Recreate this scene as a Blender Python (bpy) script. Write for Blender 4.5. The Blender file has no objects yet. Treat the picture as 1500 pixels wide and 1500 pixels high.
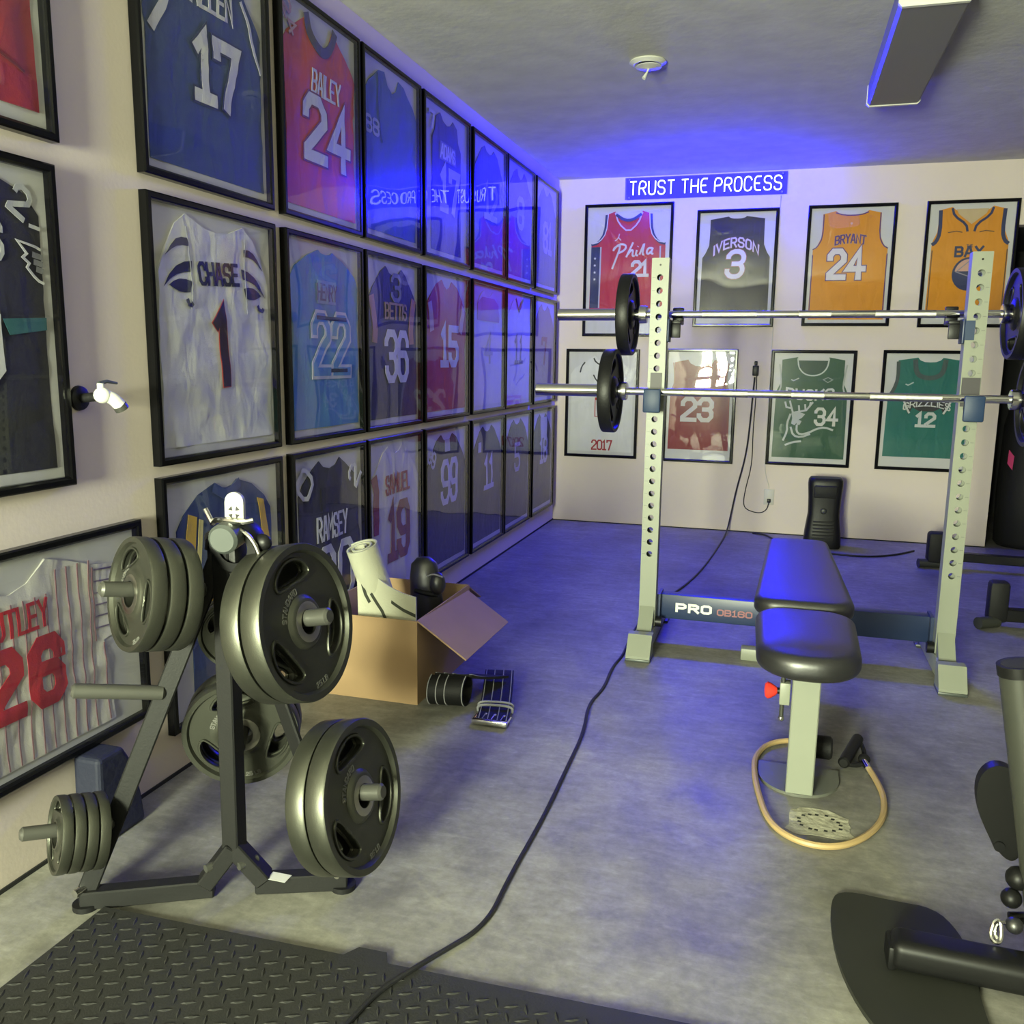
import bpy, bmesh, math, random
from math import sin, cos, pi, radians, sqrt, atan2, exp
from mathutils import Vector, Matrix

C = bpy.context.scene.collection
SC = bpy.context.scene
H = 2.44            # ceiling height
YB = 6.414          # back wall
XR = 4.25           # right wall
YF = -2.40           # wall behind the viewpoint

# ------------------------------------------------------------------ camera
CAM_X, CAM_Z = 1.5952, 1.1853
YAW, PIT, ROL, FPX = radians(-16.6292), radians(9.7321), radians(0.7276), 1303.17


def _ray(u, v):
    c, s = cos(-ROL), sin(-ROL)
    u, v = u * c - v * s, u * s + v * c
    c, s = cos(PIT), sin(PIT)
    y = c - v * s
    z = -s - v * c
    c, s = cos(YAW), sin(YAW)
    return Vector((u * c + y * s, -u * s + y * c, z))


_f = _ray(0, 0)
_r = _ray(1, 0) - _f
_u = _f - _ray(0, 1)
cd = bpy.data.cameras.new('camera')
cam = bpy.data.objects.new('camera', cd)
C.objects.link(cam)
cam.matrix_world = Matrix(((_r.x, _u.x, -_f.x, CAM_X), (_r.y, _u.y, -_f.y, 0), (_r.z, _u.z, -_f.z, CAM_Z), (0, 0, 0, 1)))
cd.sensor_fit = 'HORIZONTAL'
cd.sensor_width = 36
cd.lens = FPX / 1500 * 36
cd.clip_start = 0.05
SC.camera = cam

# ------------------------------------------------------------------ world, light, exposure
w = bpy.data.worlds.new('sky')
SC.world = w
w.use_nodes = True
w.node_tree.nodes['Background'].inputs[0].default_value = (0.75, 0.85, 0.9, 1)
w.node_tree.nodes['Background'].inputs[1].default_value = 1.0
SC.view_settings.view_transform = 'Standard'
SC.view_settings.look = 'None'
SC.view_settings.exposure = 0.0
SC.view_settings.gamma = 1.0
SC.view_settings.use_curve_mapping = False
SC.cycles.use_denoising = True
SC.cycles.max_bounces = 8
SC.cycles.transparent_max_bounces = 16
SC.cycles.sample_clamp_indirect = 6.0
SC.cycles.caustics_reflective = False
SC.cycles.caustics_refractive = False

# windows in the wall behind the viewpoint: (x0, x1, z0, z1, watts)
WINDOWS = [(0.15, 1.05, 0.70, 1.75, 980)]
DAY = (0.93, 1.0, 0.70)
for i, (x0, x1, z0, z1, e) in enumerate(WINDOWS):
    ld = bpy.data.lights.new('daylight', 'AREA')
    ld.shape = 'RECTANGLE'
    ld.size, ld.size_y = x1 - x0, z1 - z0
    ld.energy = e
    ld.color = DAY
    lo = bpy.data.objects.new('daylight', ld)
    C.objects.link(lo)
    lo.location = ((x0 + x1) / 2, YF - 0.13, (z0 + z1) / 2)
    lo.rotation_euler = (radians(90), 0, 0)     # shines along +Y, into the room
NEON_STRENGTH = 1200.0

# ------------------------------------------------------------------ materials
MATS = {}


def lin(c):
    return tuple((x / 255 / 12.92) if x / 255 <= 0.04045 else ((x / 255 + 0.055) / 1.055) ** 2.4 for x in c)


def mat(name, col, rough=0.5, metal=0.0, bump=0.0, bscale=60.0, var=0.0, vscale=4.0, spec=0.5, coat=0.0, sheen=0.0):
    if name in MATS:
        return MATS[name]
    m = bpy.data.materials.new(name)
    m.use_nodes = True
    nt = m.node_tree
    b = nt.nodes['Principled BSDF']
    b.inputs['Base Color'].default_value = (*col, 1)
    b.inputs['Roughness'].default_value = rough
    b.inputs['Metallic'].default_value = metal
    b.inputs['Specular IOR Level'].default_value = spec
    b.inputs['Coat Weight'].default_value = coat
    b.inputs['Sheen Weight'].default_value = sheen
    tc = nt.nodes.new('ShaderNodeTexCoord')
    if var:
        n = nt.nodes.new('ShaderNodeTexNoise')
        n.inputs['Scale'].default_value = vscale
        n.inputs['Detail'].default_value = 5
        nt.links.new(tc.outputs['Object'], n.inputs['Vector'])
        r = nt.nodes.new('ShaderNodeMapRange')
        r.inputs[1].default_value, r.inputs[2].default_value = 0.25, 0.75
        r.inputs[3].default_value, r.inputs[4].default_value = 1 - var, 1 + var
        nt.links.new(n.outputs['Fac'], r.inputs[0])
        mx = nt.nodes.new('ShaderNodeMix')
        mx.data_type = 'RGBA'
        mx.blend_type = 'MULTIPLY'
        mx.inputs[0].default_value = 1
        mx.inputs[6].default_value = (*col, 1)
        nt.links.new(r.outputs[0], mx.inputs[7])
        nt.links.new(mx.outputs[2], b.inputs['Base Color'])
    if bump:
        n = nt.nodes.new('ShaderNodeTexNoise')
        n.inputs['Scale'].default_value = bscale
        n.inputs['Detail'].default_value = 4
        nt.links.new(tc.outputs['Object'], n.inputs['Vector'])
        bp = nt.nodes.new('ShaderNodeBump')
        bp.inputs['Strength'].default_value = bump
        bp.inputs['Distance'].default_value = 0.01
        nt.links.new(n.outputs['Fac'], bp.inputs['Height'])
        nt.links.new(bp.outputs['Normal'], b.inputs['Normal'])
    MATS[name] = m
    return m


def acrylic():
    m = bpy.data.materials.new('acrylic_sheet')
    m.use_nodes = True
    nt = m.node_tree
    nt.nodes.remove(nt.nodes['Principled BSDF'])
    out = nt.nodes['Material Output']
    tr = nt.nodes.new('ShaderNodeBsdfTransparent')
    tr.inputs[0].default_value = (0.97, 0.97, 0.97, 1)
    gl = nt.nodes.new('ShaderNodeBsdfGlossy')
    gl.inputs['Roughness'].default_value = 0.015
    # Schlick reflectance, the same from both faces of the thin sheet
    ge = nt.nodes.new('ShaderNodeNewGeometry')
    dp = nt.nodes.new('ShaderNodeVectorMath')
    dp.operation = 'DOT_PRODUCT'
    nt.links.new(ge.outputs['Normal'], dp.inputs[0])
    nt.links.new(ge.outputs['Incoming'], dp.inputs[1])

    def mth(op, a, b):
        q = nt.nodes.new('ShaderNodeMath')
        q.operation = op
        for i_, x_ in enumerate((a, b)):
            if x_ is None:
                continue
            if isinstance(x_, (int, float)):
                q.inputs[i_].default_value = x_
            else:
                nt.links.new(x_, q.inputs[i_])
        return q.outputs[0]
    fac = mth('ADD', mth('MULTIPLY', mth('POWER', mth('SUBTRACT', 1.0, mth('ABSOLUTE', dp.outputs['Value'], None)), 5.0), 0.92), 0.07)
    tc = nt.nodes.new('ShaderNodeTexCoord')
    n = nt.nodes.new('ShaderNodeTexNoise')
    n.inputs['Scale'].default_value = 4.0
    n.inputs['Detail'].default_value = 0
    nt.links.new(tc.outputs['Object'], n.inputs['Vector'])
    bp = nt.nodes.new('ShaderNodeBump')
    bp.inputs['Strength'].default_value = 0.25
    bp.inputs['Distance'].default_value = 0.012
    nt.links.new(n.outputs['Fac'], bp.inputs['Height'])
    nt.links.new(bp.outputs['Normal'], gl.inputs['Normal'])
    mx = nt.nodes.new('ShaderNodeMixShader')
    nt.links.new(fac, mx.inputs[0])
    nt.links.new(tr.outputs[0], mx.inputs[1])
    hz = nt.nodes.new('ShaderNodeBsdfGlossy')        # faint surface haze of scuffed acrylic
    hz.inputs['Roughness'].default_value = 0.20
    gm = nt.nodes.new('ShaderNodeMixShader')
    gm.inputs[0].default_value = 0.13
    nt.links.new(gl.outputs[0], gm.inputs[1])
    nt.links.new(hz.outputs[0], gm.inputs[2])
    nt.links.new(gm.outputs[0], mx.inputs[2])
    nt.links.new(mx.outputs[0], out.inputs[0])
    return m


def emitter(name, col, strength):
    m = bpy.data.materials.new(name)
    m.use_nodes = True
    b = m.node_tree.nodes['Principled BSDF']
    b.inputs['Base Color'].default_value = (0.8, 0.8, 0.9, 1)
    b.inputs['Emission Color'].default_value = (*col, 1)
    b.inputs['Emission Strength'].default_value = strength
    return m


def concrete():
    m = bpy.data.materials.new('stained_concrete')
    m.use_nodes = True
    nt = m.node_tree
    b = nt.nodes['Principled BSDF']
    tc = nt.nodes.new('ShaderNodeTexCoord')

    def noise(scale, detail, dist=0.0, rough=0.55):
        n = nt.nodes.new('ShaderNodeTexNoise')
        n.inputs['Scale'].default_value = scale
        n.inputs['Detail'].default_value = detail
        n.inputs['Distortion'].default_value = dist
        n.inputs['Roughness'].default_value = rough
        nt.links.new(tc.outputs['Object'], n.inputs['Vector'])
        return n

    def ramp(src, stops):
        r = nt.nodes.new('ShaderNodeValToRGB')
        e = r.color_ramp.elements
        e[0].position, e[0].color = stops[0][0], (*stops[0][1], 1)
        e[1].position, e[1].color = stops[-1][0], (*stops[-1][1], 1)
        for p, c in stops[1:-1]:
            q = e.new(p)
            q.color = (*c, 1)
        nt.links.new(src, r.inputs[0])
        return r

    def mult(a, c, f=1.0):
        x = nt.nodes.new('ShaderNodeMix')
        x.data_type = 'RGBA'
        x.blend_type = 'MULTIPLY'
        x.inputs[0].default_value = f
        nt.links.new(a, x.inputs[6])
        nt.links.new(c, x.inputs[7])
        return x.outputs[2]
    base = ramp(noise(1.3, 8, 0.2, 0.6).outputs[0], [(0.3, (0.15, 0.146, 0.128)), (0.5, (0.23, 0.223, 0.195)), (0.72, (0.33, 0.32, 0.28))])
    blot = ramp(noise(5.0, 8, 0.3, 0.68).outputs[0], [(0.32, (0.66, 0.65, 0.64)), (0.5, (0.97, 0.97, 0.97)), (0.7, (1.16, 1.16, 1.14))])
    fine = ramp(noise(45, 6, 0.3, 0.7).outputs[0], [(0.3, (0.80, 0.80, 0.80)), (0.55, (1, 1, 1)), (0.66, (1.10, 1.10, 1.10)), (0.76, (1.45, 1.45, 1.42))])
    wv = nt.nodes.new('ShaderNodeTexVoronoi')
    wv.feature = 'DISTANCE_TO_EDGE'
    wv.inputs['Scale'].default_value = 1.1
    nd = noise(3.0, 4, 0.5)
    mx = nt.nodes.new('ShaderNodeMix')
    mx.data_type = 'RGBA'
    mx.inputs[0].default_value = 0.22
    nt.links.new(tc.outputs['Object'], mx.inputs[6])
    nt.links.new(nd.outputs[1], mx.inputs[7])
    nt.links.new(mx.outputs[2], wv.inputs['Vector'])
    crack = ramp(wv.outputs[0], [(0.0, (1.12, 1.12, 1.08)), (0.012, (1.0, 1.0, 1.0))])
    mp = nt.nodes.new('ShaderNodeMapping')
    mp.inputs['Rotation'].default_value = (0, 0, 0.5)
    mp.inputs['Scale'].default_value = (3.2, 11.0, 1.0)
    nt.links.new(tc.outputs['Object'], mp.inputs['Vector'])
    sn = noise(2.2, 7, 0.8, 0.7)
    nt.links.new(mp.outputs[0], sn.inputs['Vector'])
    streak = ramp(sn.outputs[0], [(0.35, (0.84, 0.84, 0.83)), (0.55, (1, 1, 1)), (0.68, (1.20, 1.20, 1.18))])
    col = mult(mult(mult(mult(base.outputs[0], streak.outputs[0]), blot.outputs[0]), fine.outputs[0]), crack.outputs[0])
    nt.links.new(col, b.inputs['Base Color'])
    rr = nt.nodes.new('ShaderNodeMapRange')
    rr.inputs[3].default_value, rr.inputs[4].default_value = 0.38, 0.68
    nt.links.new(noise(5, 5, 0.5).outputs[0], rr.inputs[0])
    nt.links.new(rr.outputs[0], b.inputs['Roughness'])
    bp = nt.nodes.new('ShaderNodeBump')
    bp.inputs['Strength'].default_value = 0.15
    bp.inputs['Distance'].default_value = 0.006
    nt.links.new(noise(30, 6).outputs[0], bp.inputs['Height'])
    nt.links.new(bp.outputs[0], b.inputs['Normal'])
    return m


M_WALL = mat('wall_paint', (0.66, 0.575, 0.51), 0.75, bump=0.04, bscale=90, var=0.05, vscale=1.5, spec=0.3)
M_CEIL = mat('ceiling_texture', (0.54, 0.535, 0.49), 0.9, bump=0.2, bscale=26, var=0.10, vscale=7, spec=0.2)
M_DIM = mat('dark_unseen_wall', (0.16, 0.15, 0.13), 0.8, var=0.1)  # unseen right and rear walls, darkened to cut bounce light
M_FLOOR = concrete()
M_DARKROOM = mat('dark_paint', (0.03, 0.03, 0.03), 0.8)
M_GAP = mat('gap_black', (0.012, 0.012, 0.012), 0.9)
M_FRAME = mat('frame_black', (0.004, 0.004, 0.0045), 0.14, spec=0.18)
M_MAT = mat('white_backing', (0.58, 0.575, 0.58), 0.8, var=0.04, vscale=5)
M_ACR = acrylic()
M_PLATE = mat('hammertone_grey', (0.085, 0.087, 0.070), 0.40, metal=0.80, bump=0.05, bscale=420, spec=0.6)
M_PLATEBLK = mat('rubber_black', (0.007, 0.007, 0.0075), 0.45, bump=0.08, bscale=120, spec=0.35)
M_HUB = mat('worn_steel', (0.42, 0.41, 0.36), 0.3, metal=1.0, bump=0.1, bscale=80)
M_LETTER = mat('raised_grey', (0.16, 0.16, 0.145), 0.45, metal=0.3)
M_TREE = mat('black_powder_coat', (0.011, 0.011, 0.011), 0.5, bump=0.06, bscale=200, spec=0.3)
M_PEG = mat('grey_peg', (0.085, 0.085, 0.075), 0.38, metal=0.4)
M_CHROME = mat('chrome', (0.78, 0.77, 0.74), 0.12, metal=1.0)
M_KNURL = mat('knurled_steel', (0.5, 0.49, 0.47), 0.34, metal=1.0, bump=0.3, bscale=400)
M_RACK = mat('pale_grey_enamel', (0.235, 0.25, 0.20), 0.42, var=0.03, vscale=3)
M_NAVY = mat('navy_enamel', (0.018, 0.032, 0.085), 0.4)
M_BLUEPAD = mat('blue_pad', (0.010, 0.030, 0.085), 0.5)
M_DKSTEEL = mat('dark_steel', (0.045, 0.040, 0.046), 0.5)
M_HOLE = mat('tube_inside', (0.09, 0.09, 0.08), 0.8)
M_VINYL = mat('black_vinyl', (0.012, 0.012, 0.013), 0.40, bump=0.04, bscale=180, spec=1.0)
M_BLACK = mat('black_plastic', (0.006, 0.006, 0.0065), 0.42, spec=0.3)
M_RUBBER = mat('black_rubber', (0.008, 0.008, 0.0085), 0.6, bump=0.1, bscale=160, spec=0.25)
M_MATRUB = mat('mat_rubber', (0.026, 0.026, 0.025), 0.55, bump=0.1, bscale=220, spec=0.22)
M_RED = mat('red_knob', (0.75, 0.045, 0.03), 0.35)
M_TAN = mat('tan_latex', (0.42, 0.295, 0.135), 0.5)
M_CARD = mat('cardboard', (0.42, 0.275, 0.145), 0.8, bump=0.08, bscale=50, var=0.06, vscale=6)
M_WHITE = mat('white_plastic', (0.66, 0.66, 0.60), 0.45)
M_MACH = mat('machine_grey', (0.045, 0.047, 0.039), 0.45, metal=0.25)
M_MACHB = mat('machine_black', (0.006, 0.006, 0.006), 0.45, spec=0.25)
M_BASE = mat('dark_base_plate', (0.022, 0.023, 0.019), 0.55, spec=0.3, var=0.1, vscale=8)
M_FIXT = mat('diffuser_grey', (0.17, 0.17, 0.178), 0.5)
M_CORD = mat('black_cord', (0.012, 0.012, 0.014), 0.5)
M_CORDW = mat('pale_cord', (0.5, 0.48, 0.44), 0.5)
M_GREYTHR = mat('grey_stitching', (0.32, 0.32, 0.33), 0.7)
M_SCUFF = mat('worn_paint', (0.40, 0.385, 0.29), 0.85, bump=0.6, bscale=40, var=0.35, vscale=30)
M_TINT = mat('blue_glow_tint', (0.2, 0.2, 0.9), 0.1)  # tint of an added panel, stands in for the sign's saturated blue glow
_nt = M_TINT.node_tree
_tr = _nt.nodes.new('ShaderNodeBsdfTransparent')
_tr.inputs[0].default_value = (0.58, 0.58, 1.0, 1)
_nt.links.new(_tr.outputs[0], _nt.nodes['Material Output'].inputs[0])
M_NEON = emitter('neon_tube', (0.0011, 0.0013, 1.0), NEON_STRENGTH)
M_TOWEL = mat('white_print_cloth', (0.62, 0.62, 0.48), 0.85, bump=0.2, bscale=120)
M_TOWELP = mat('dark_print', (0.05, 0.055, 0.04), 0.85)
M_PINK = mat('pink_print', (0.55, 0.05, 0.16), 0.6)
M_NAVYFAB = mat('navy_fabric', (0.007, 0.009, 0.026), 0.7, bump=0.2, bscale=60)
M_SILVER = mat('brushed_grey', (0.075, 0.085, 0.08), 0.42, metal=0.3)


def fabric(col, key=None):
    key = key or 'jersey_%02x%02x%02x' % tuple(int(max(0, min(1, c)) * 255) for c in col)
    if key in MATS:
        return MATS[key]
    m = mat(key, col, 0.62, bump=0.10, bscale=260, var=0.06, vscale=7, spec=0.3, sheen=0.1)
    nt = m.node_tree
    fine = [n for n in nt.nodes if n.type == 'BUMP'][0]
    n = nt.nodes.new('ShaderNodeTexNoise')          # soft creases of the cloth
    n.inputs['Scale'].default_value = 9
    n.inputs['Detail'].default_value = 2
    n.inputs['Distortion'].default_value = 0.7
    mp = nt.nodes.new('ShaderNodeMapping')
    mp.inputs['Scale'].default_value = (1.5, 1.0, 0.75)
    mp.inputs['Rotation'].default_value = (0, 0.35, 0)
    nt.links.new([q for q in nt.nodes if q.type == 'TEX_COORD'][0].outputs['Object'], mp.inputs['Vector'])
    nt.links.new(mp.outputs[0], n.inputs['Vector'])
    bp = nt.nodes.new('ShaderNodeBump')
    bp.inputs['Strength'].default_value = 0.55
    bp.inputs['Distance'].default_value = 0.012
    nt.links.new(n.outputs['Fac'], bp.inputs['Height'])
    nt.links.new(bp.outputs['Normal'], fine.inputs['Normal'])
    return m


# ------------------------------------------------------------------ mesh builder
class MB:
    def __init__(self):
        self.v, self.f = [], []

    def add(self, vs, fs):
        n = len(self.v)
        self.v += [tuple(p) for p in vs]
        self.f += [tuple(i + n for i in f) for f in fs]
        return self

    def xf(self, m):
        self.v = [tuple(m @ Vector(p)) for p in self.v]
        return self

    def box(self, x0, x1, y0, y1, z0, z1, bev=0.0, seg=2, m=None):
        bm = bmesh.new()
        bmesh.ops.create_cube(bm, size=1)
        for p in bm.verts:
            p.co = ((x0 + x1) / 2 + p.co.x * (x1 - x0), (y0 + y1) / 2 + p.co.y * (y1 - y0), (z0 + z1) / 2 + p.co.z * (z1 - z0))
        if bev:
            bmesh.ops.bevel(bm, geom=bm.edges[:], offset=bev, segments=seg, affect='EDGES', profile=0.5)
        return self.bm(bm, m)

    def bm(self, bm, m=None):
        bm.verts.index_update()
        vs = [(m @ p.co) if m else p.co.copy() for p in bm.verts]
        self.add(vs, [[p.index for p in f.verts] for f in bm.faces])
        bm.free()
        return self

    def cyl(self, a, b, r, n=20, r2=None, cap=True, bev=0.0):
        a, b = Vector(a), Vector(b)
        r2 = r if r2 is None else r2
        d = (b - a)
        L = d.length
        q = d.to_track_quat('Z', 'Y').to_matrix().to_4x4()
        q.translation = a
        prof = [(r, 0), (r2, L)]
        if bev:
            prof = [(r - bev, 0), (r, bev), (r2, L - bev), (r2 - bev, L)]
        return self.lathe(prof, n, q, cap)

    def lathe(self, prof, n=32, m=None, cap=True):
        vs, fs = [], []
        k = len(prof)
        for i in range(n):
            t = 2 * pi * i / n
            for (r, z) in prof:
                p = Vector((r * cos(t), r * sin(t), z))
                vs.append(m @ p if m else p)
        for i in range(n):
            j = (i + 1) % n
            for q in range(k - 1):
                fs.append((i * k + q, j * k + q, j * k + q + 1, i * k + q + 1))
        if cap:
            fs.append(tuple(i * k for i in range(n))[::-1])
            fs.append(tuple(i * k + k - 1 for i in range(n)))
        return self.add(vs, fs)

    def tube(self, pts, r, n=8, closed=False, cap=True):
        P = [Vector(p) for p in pts]
        k = len(P)
        vs, fs = [], []
        prev = None
        for i in range(k):
            if closed:
                t = P[(i + 1) % k] - P[i - 1]
            else:
                t = P[min(i + 1, k - 1)] - P[max(i - 1, 0)]
            t = t.normalized() if t.length > 1e-9 else Vector((0, 0, 1))
            if prev is None:
                a = Vector((0, 0, 1)) if abs(t.z) < 0.9 else Vector((1, 0, 0))
                x = t.cross(a).normalized()
            else:
                x = (prev - t * prev.dot(t))
                x = x.normalized() if x.length > 1e-6 else t.cross(Vector((0, 0, 1))).normalized()
            prev = x
            y = t.cross(x)
            rr = r[i] if isinstance(r, (list, tuple)) else r
            for j in range(n):
                a = 2 * pi * j / n
                vs.append(P[i] + x * (rr * cos(a)) + y * (rr * sin(a)))
        m = k if closed else k - 1
        for i in range(m):
            i2 = (i + 1) % k
            for j in range(n):
                j2 = (j + 1) % n
                fs.append((i * n + j, i * n + j2, i2 * n + j2, i2 * n + j))
        if cap and not closed:
            fs.append(tuple(range(n))[::-1])
            fs.append(tuple((k - 1) * n + j for j in range(n)))
        return self.add(vs, fs)

    def prism(self, poly, a, b, m=None):
        """poly of (x, y) extruded from z = a to z = b, then mapped by m"""
        n = len(poly)
        vs = [Vector((x, y, a)) for x, y in poly] + [Vector((x, y, b)) for x, y in poly]
        if m:
            vs = [m @ p for p in vs]
        fs = [tuple(range(n))[::-1], tuple(range(n, 2 * n))] + [(i, (i + 1) % n, n + (i + 1) % n, n + i) for i in range(n)]
        return self.add(vs, fs)

    def ball(self, c, r, n=16, sq=(1, 1, 1)):
        bm = bmesh.new()
        bmesh.ops.create_uvsphere(bm, u_segments=n, v_segments=max(6, n // 2), radius=1)
        return self.bm(bm, Matrix.Translation(c) @ Matrix.Diagonal((r * sq[0], r * sq[1], r * sq[2], 1)))

    def mesh(self, name, smooth=35):
        me = bpy.data.meshes.new(name)
        me.from_pydata(self.v, [], self.f)
        me.update()
        bm = bmesh.new()
        bm.from_mesh(me)
        bmesh.ops.recalc_face_normals(bm, faces=bm.faces)
        bm.to_mesh(me)
        bm.free()
        if smooth:
            me.shade_smooth()
            me.set_sharp_from_angle(angle=radians(smooth))
        return me

    def obj(self, name, m, parent=None, local=False, smooth=35):
        if parent is not None and not local:
            L, q_ = Vector((0, 0, 0)), parent
            while q_ is not None:
                L = L + q_.location
                q_ = q_.parent
            self.v = [(x - L.x, y - L.y, z - L.z) for x, y, z in self.v]
        me = self.mesh(name, smooth)
        me.materials.append(m)
        o = bpy.data.objects.new(name, me)
        C.objects.link(o)
        if parent is not None:
            o.parent = parent
        return o


def thing(name, label, cat, loc=(0, 0, 0), group=None):
    o = bpy.data.objects.new(name, None)
    o.empty_display_size = 0.05
    C.objects.link(o)
    o.location = loc
    o['label'], o['category'] = label, cat
    if group:
        o['group'] = group
    return o


def tag(o, label, cat, group=None):
    o['label'], o['category'] = label, cat
    if group:
        o['group'] = group
    return o


def struct(name, mb, m, parent=None, smooth=35):
    o = mb.obj(name, m, parent, smooth=smooth)
    if parent is None:
        o['kind'] = 'structure'
    return o


def copy_tree(o, parent=None):
    c = o.copy()
    C.objects.link(c)
    if parent:
        c.parent = parent
    for ch in list(o.children):
        copy_tree(ch, c)
    return c


def smoothpts(pts, it=3, closed=False):
    P = [Vector(p) for p in pts]
    for _ in range(it):
        Q = []
        n = len(P)
        rng = range(n) if closed else range(n - 1)
        if not closed:
            Q.append(P[0])
        for i in rng:
            a, b = P[i], P[(i + 1) % n]
            Q.append(a * 0.75 + b * 0.25)
            Q.append(a * 0.25 + b * 0.75)
        if not closed:
            Q.append(P[-1])
        P = Q
    return P


# ------------------------------------------------------------------ stroke lettering (own block font, box 4 x 6)
G = {
    'A': [[(-0.1, 0), (1.55, 6), (2.45, 6), (4.1, 0)], [(0.7, 1.9), (3.3, 1.9)]],
    'B': [[(0, 3), (3, 3), (4, 2.2), (4, 1), (3, 0), (0, 0), (0, 6), (3, 6), (3.8, 5.2), (3.8, 3.8), (3, 3)]],
    'C': [[(4, 4.4), (4, 5), (3, 6), (1, 6), (0, 5), (0, 1), (1, 0), (3, 0), (4, 1), (4, 1.6)]],
    'D': [[(0, 0), (0, 6), (3, 6), (4, 5), (4, 1), (3, 0), (0, 0)]],
    'E': [[(3.8, 6), (0, 6), (0, 0), (3.8, 0)], [(0, 3), (3, 3)]],
    'F': [[(3.8, 6), (0, 6), (0, 0)], [(0, 3), (3, 3)]],
    'G': [[(4, 4.6), (4, 5), (3, 6), (1, 6), (0, 5), (0, 1), (1, 0), (3, 0), (4, 1), (4, 2.8), (2.3, 2.8)]],
    'H': [[(0, 0), (0, 6)], [(4, 0), (4, 6)], [(0, 3), (4, 3)]],
    'I': [[(1, 0), (1, 6)]],
    'K': [[(0, 0), (0, 6)], [(4, 6), (0.6, 3), (4, 0)]],
    'L': [[(0, 6), (0, 0), (3.6, 0)]],
    'M': [[(0, 0), (0, 6), (2.2, 2.6), (4.4, 6), (4.4, 0)]],
    'N': [[(0, 0), (0, 6), (4, 0), (4, 6)]],
    'O': [[(1, 0), (0, 1), (0, 5), (1, 6), (3, 6), (4, 5), (4, 1), (3, 0), (1, 0)]],
    'P': [[(0, 0), (0, 6), (3, 6), (4, 5), (4, 3.6), (3, 2.7), (0, 2.7)]],
    'R': [[(0, 0), (0, 6), (3, 6), (4, 5), (4, 3.8), (3, 2.9), (0, 2.9)], [(2, 2.9), (4, 0)]],
    'S': [[(4, 4.6), (4, 5.1), (3.1, 6), (0.9, 6), (0, 5.1), (0, 3.9), (0.9, 3.1), (3.1, 2.9), (4, 2.1), (4, 0.9), (3.1, 0), (0.9, 0), (0, 0.9), (0, 1.4)]],
    'T': [[(0, 6), (4, 6)], [(2, 6), (2, 0)]],
    'U': [[(0, 6), (0, 1), (1, 0), (3, 0), (4, 1), (4, 6)]],
    'V': [[(0, 6), (2, 0), (4, 6)]],
    'W': [[(0, 6), (1.2, 0), (2.4, 4), (3.6, 0), (4.8, 6)]],
    'X': [[(0, 0), (4, 6)], [(0, 6), (4, 0)]],
    'Y': [[(0, 6), (2, 3), (4, 6)], [(2, 3), (2, 0)]],
    'Z': [[(0, 6), (4, 6), (0, 0), (4, 0)]],
    '0': [[(1, 0), (0, 1), (0, 5), (1, 6), (3, 6), (4, 5), (4, 1), (3, 0), (1, 0)]],
    '1': [[(0.2, 4.9), (1.3, 6), (1.3, 0)], [(0, 0), (2.6, 0)]],
    '|': [[(0.4, 5.2), (1.3, 6), (1.3, -0.4)]],
    '2': [[(0, 4.5), (0, 5), (1, 6), (3, 6), (4, 5), (4, 3.8), (0, 0.7), (0, 0), (4, 0)]],
    '3': [[(0, 4.8), (0, 5), (1, 6), (3, 6), (4, 5), (4, 3.8), (3.2, 3.05), (1.6, 3.05)], [(3.2, 3.05), (4, 2.2), (4, 1), (3, 0), (1, 0), (0, 1), (0, 1.3)]],
    '4': [[(3, 0), (3, 6), (0, 1.9), (4.2, 1.9)]],
    '5': [[(3.8, 6), (0, 6), (0, 3.4), (3, 3.4), (4, 2.5), (4, 1), (3, 0), (1, 0), (0, 1), (0, 1.3)]],
    '6': [[(4, 4.7), (4, 5), (3, 6), (1, 6), (0, 5), (0, 1), (1, 0), (3, 0), (4, 1), (4, 2.4), (3, 3.3), (0, 3.3)]],
    '7': [[(0, 5), (0, 6), (4, 6), (1.7, 0)]],
    '8': [[(1, 3.1), (0, 3.9), (0, 5.1), (1, 6), (3, 6), (4, 5.1), (4, 3.9), (3, 3.1), (1, 3.1)], [(1, 3.1), (0, 2.2), (0, 0.9), (1, 0), (3, 0), (4, 0.9), (4, 2.2), (3, 3.1)]],
    '9': [[(0, 1.3), (0, 1), (1, 0), (3, 0), (4, 1), (4, 5), (3, 6), (1, 6), (0, 5), (0, 3.6), (1, 2.7), (4, 2.7)]],
}


def layout(text, height, width=None, gap=1.5, smooth=0):
    """strokes of a line of text, centred on 0, cap height `height`, total width `width`"""
    x, out = 0.0, []
    for ch in text:
        if ch == ' ':
            x += 2.6
            continue
        wd = max(p[0] for s in G[ch] for p in s)
        lo = min(p[0] for s in G[ch] for p in s)
        out.append([[(p[0] - lo + x, p[1]) for p in s] for s in G[ch]])
        x += wd - lo + gap
    tot = x - gap
    ky = height / 6
    kx = width / tot if width else ky
    res = []
    for g in out:
        gg = []
        for s in g:
            q = [((px - tot / 2) * kx, (py - 3) * ky) for px, py in s]
            if smooth and len(q) > 2:
                closed = q[0] == q[-1]
                q = [(p.x, p.y) for p in smoothpts([(a, b, 0) for a, b in (q[:-1] if closed else q)], smooth, closed)]
                if closed:
                    q.append(q[0])
            gg.append(q)
        res.append(gg)
    return res


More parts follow.
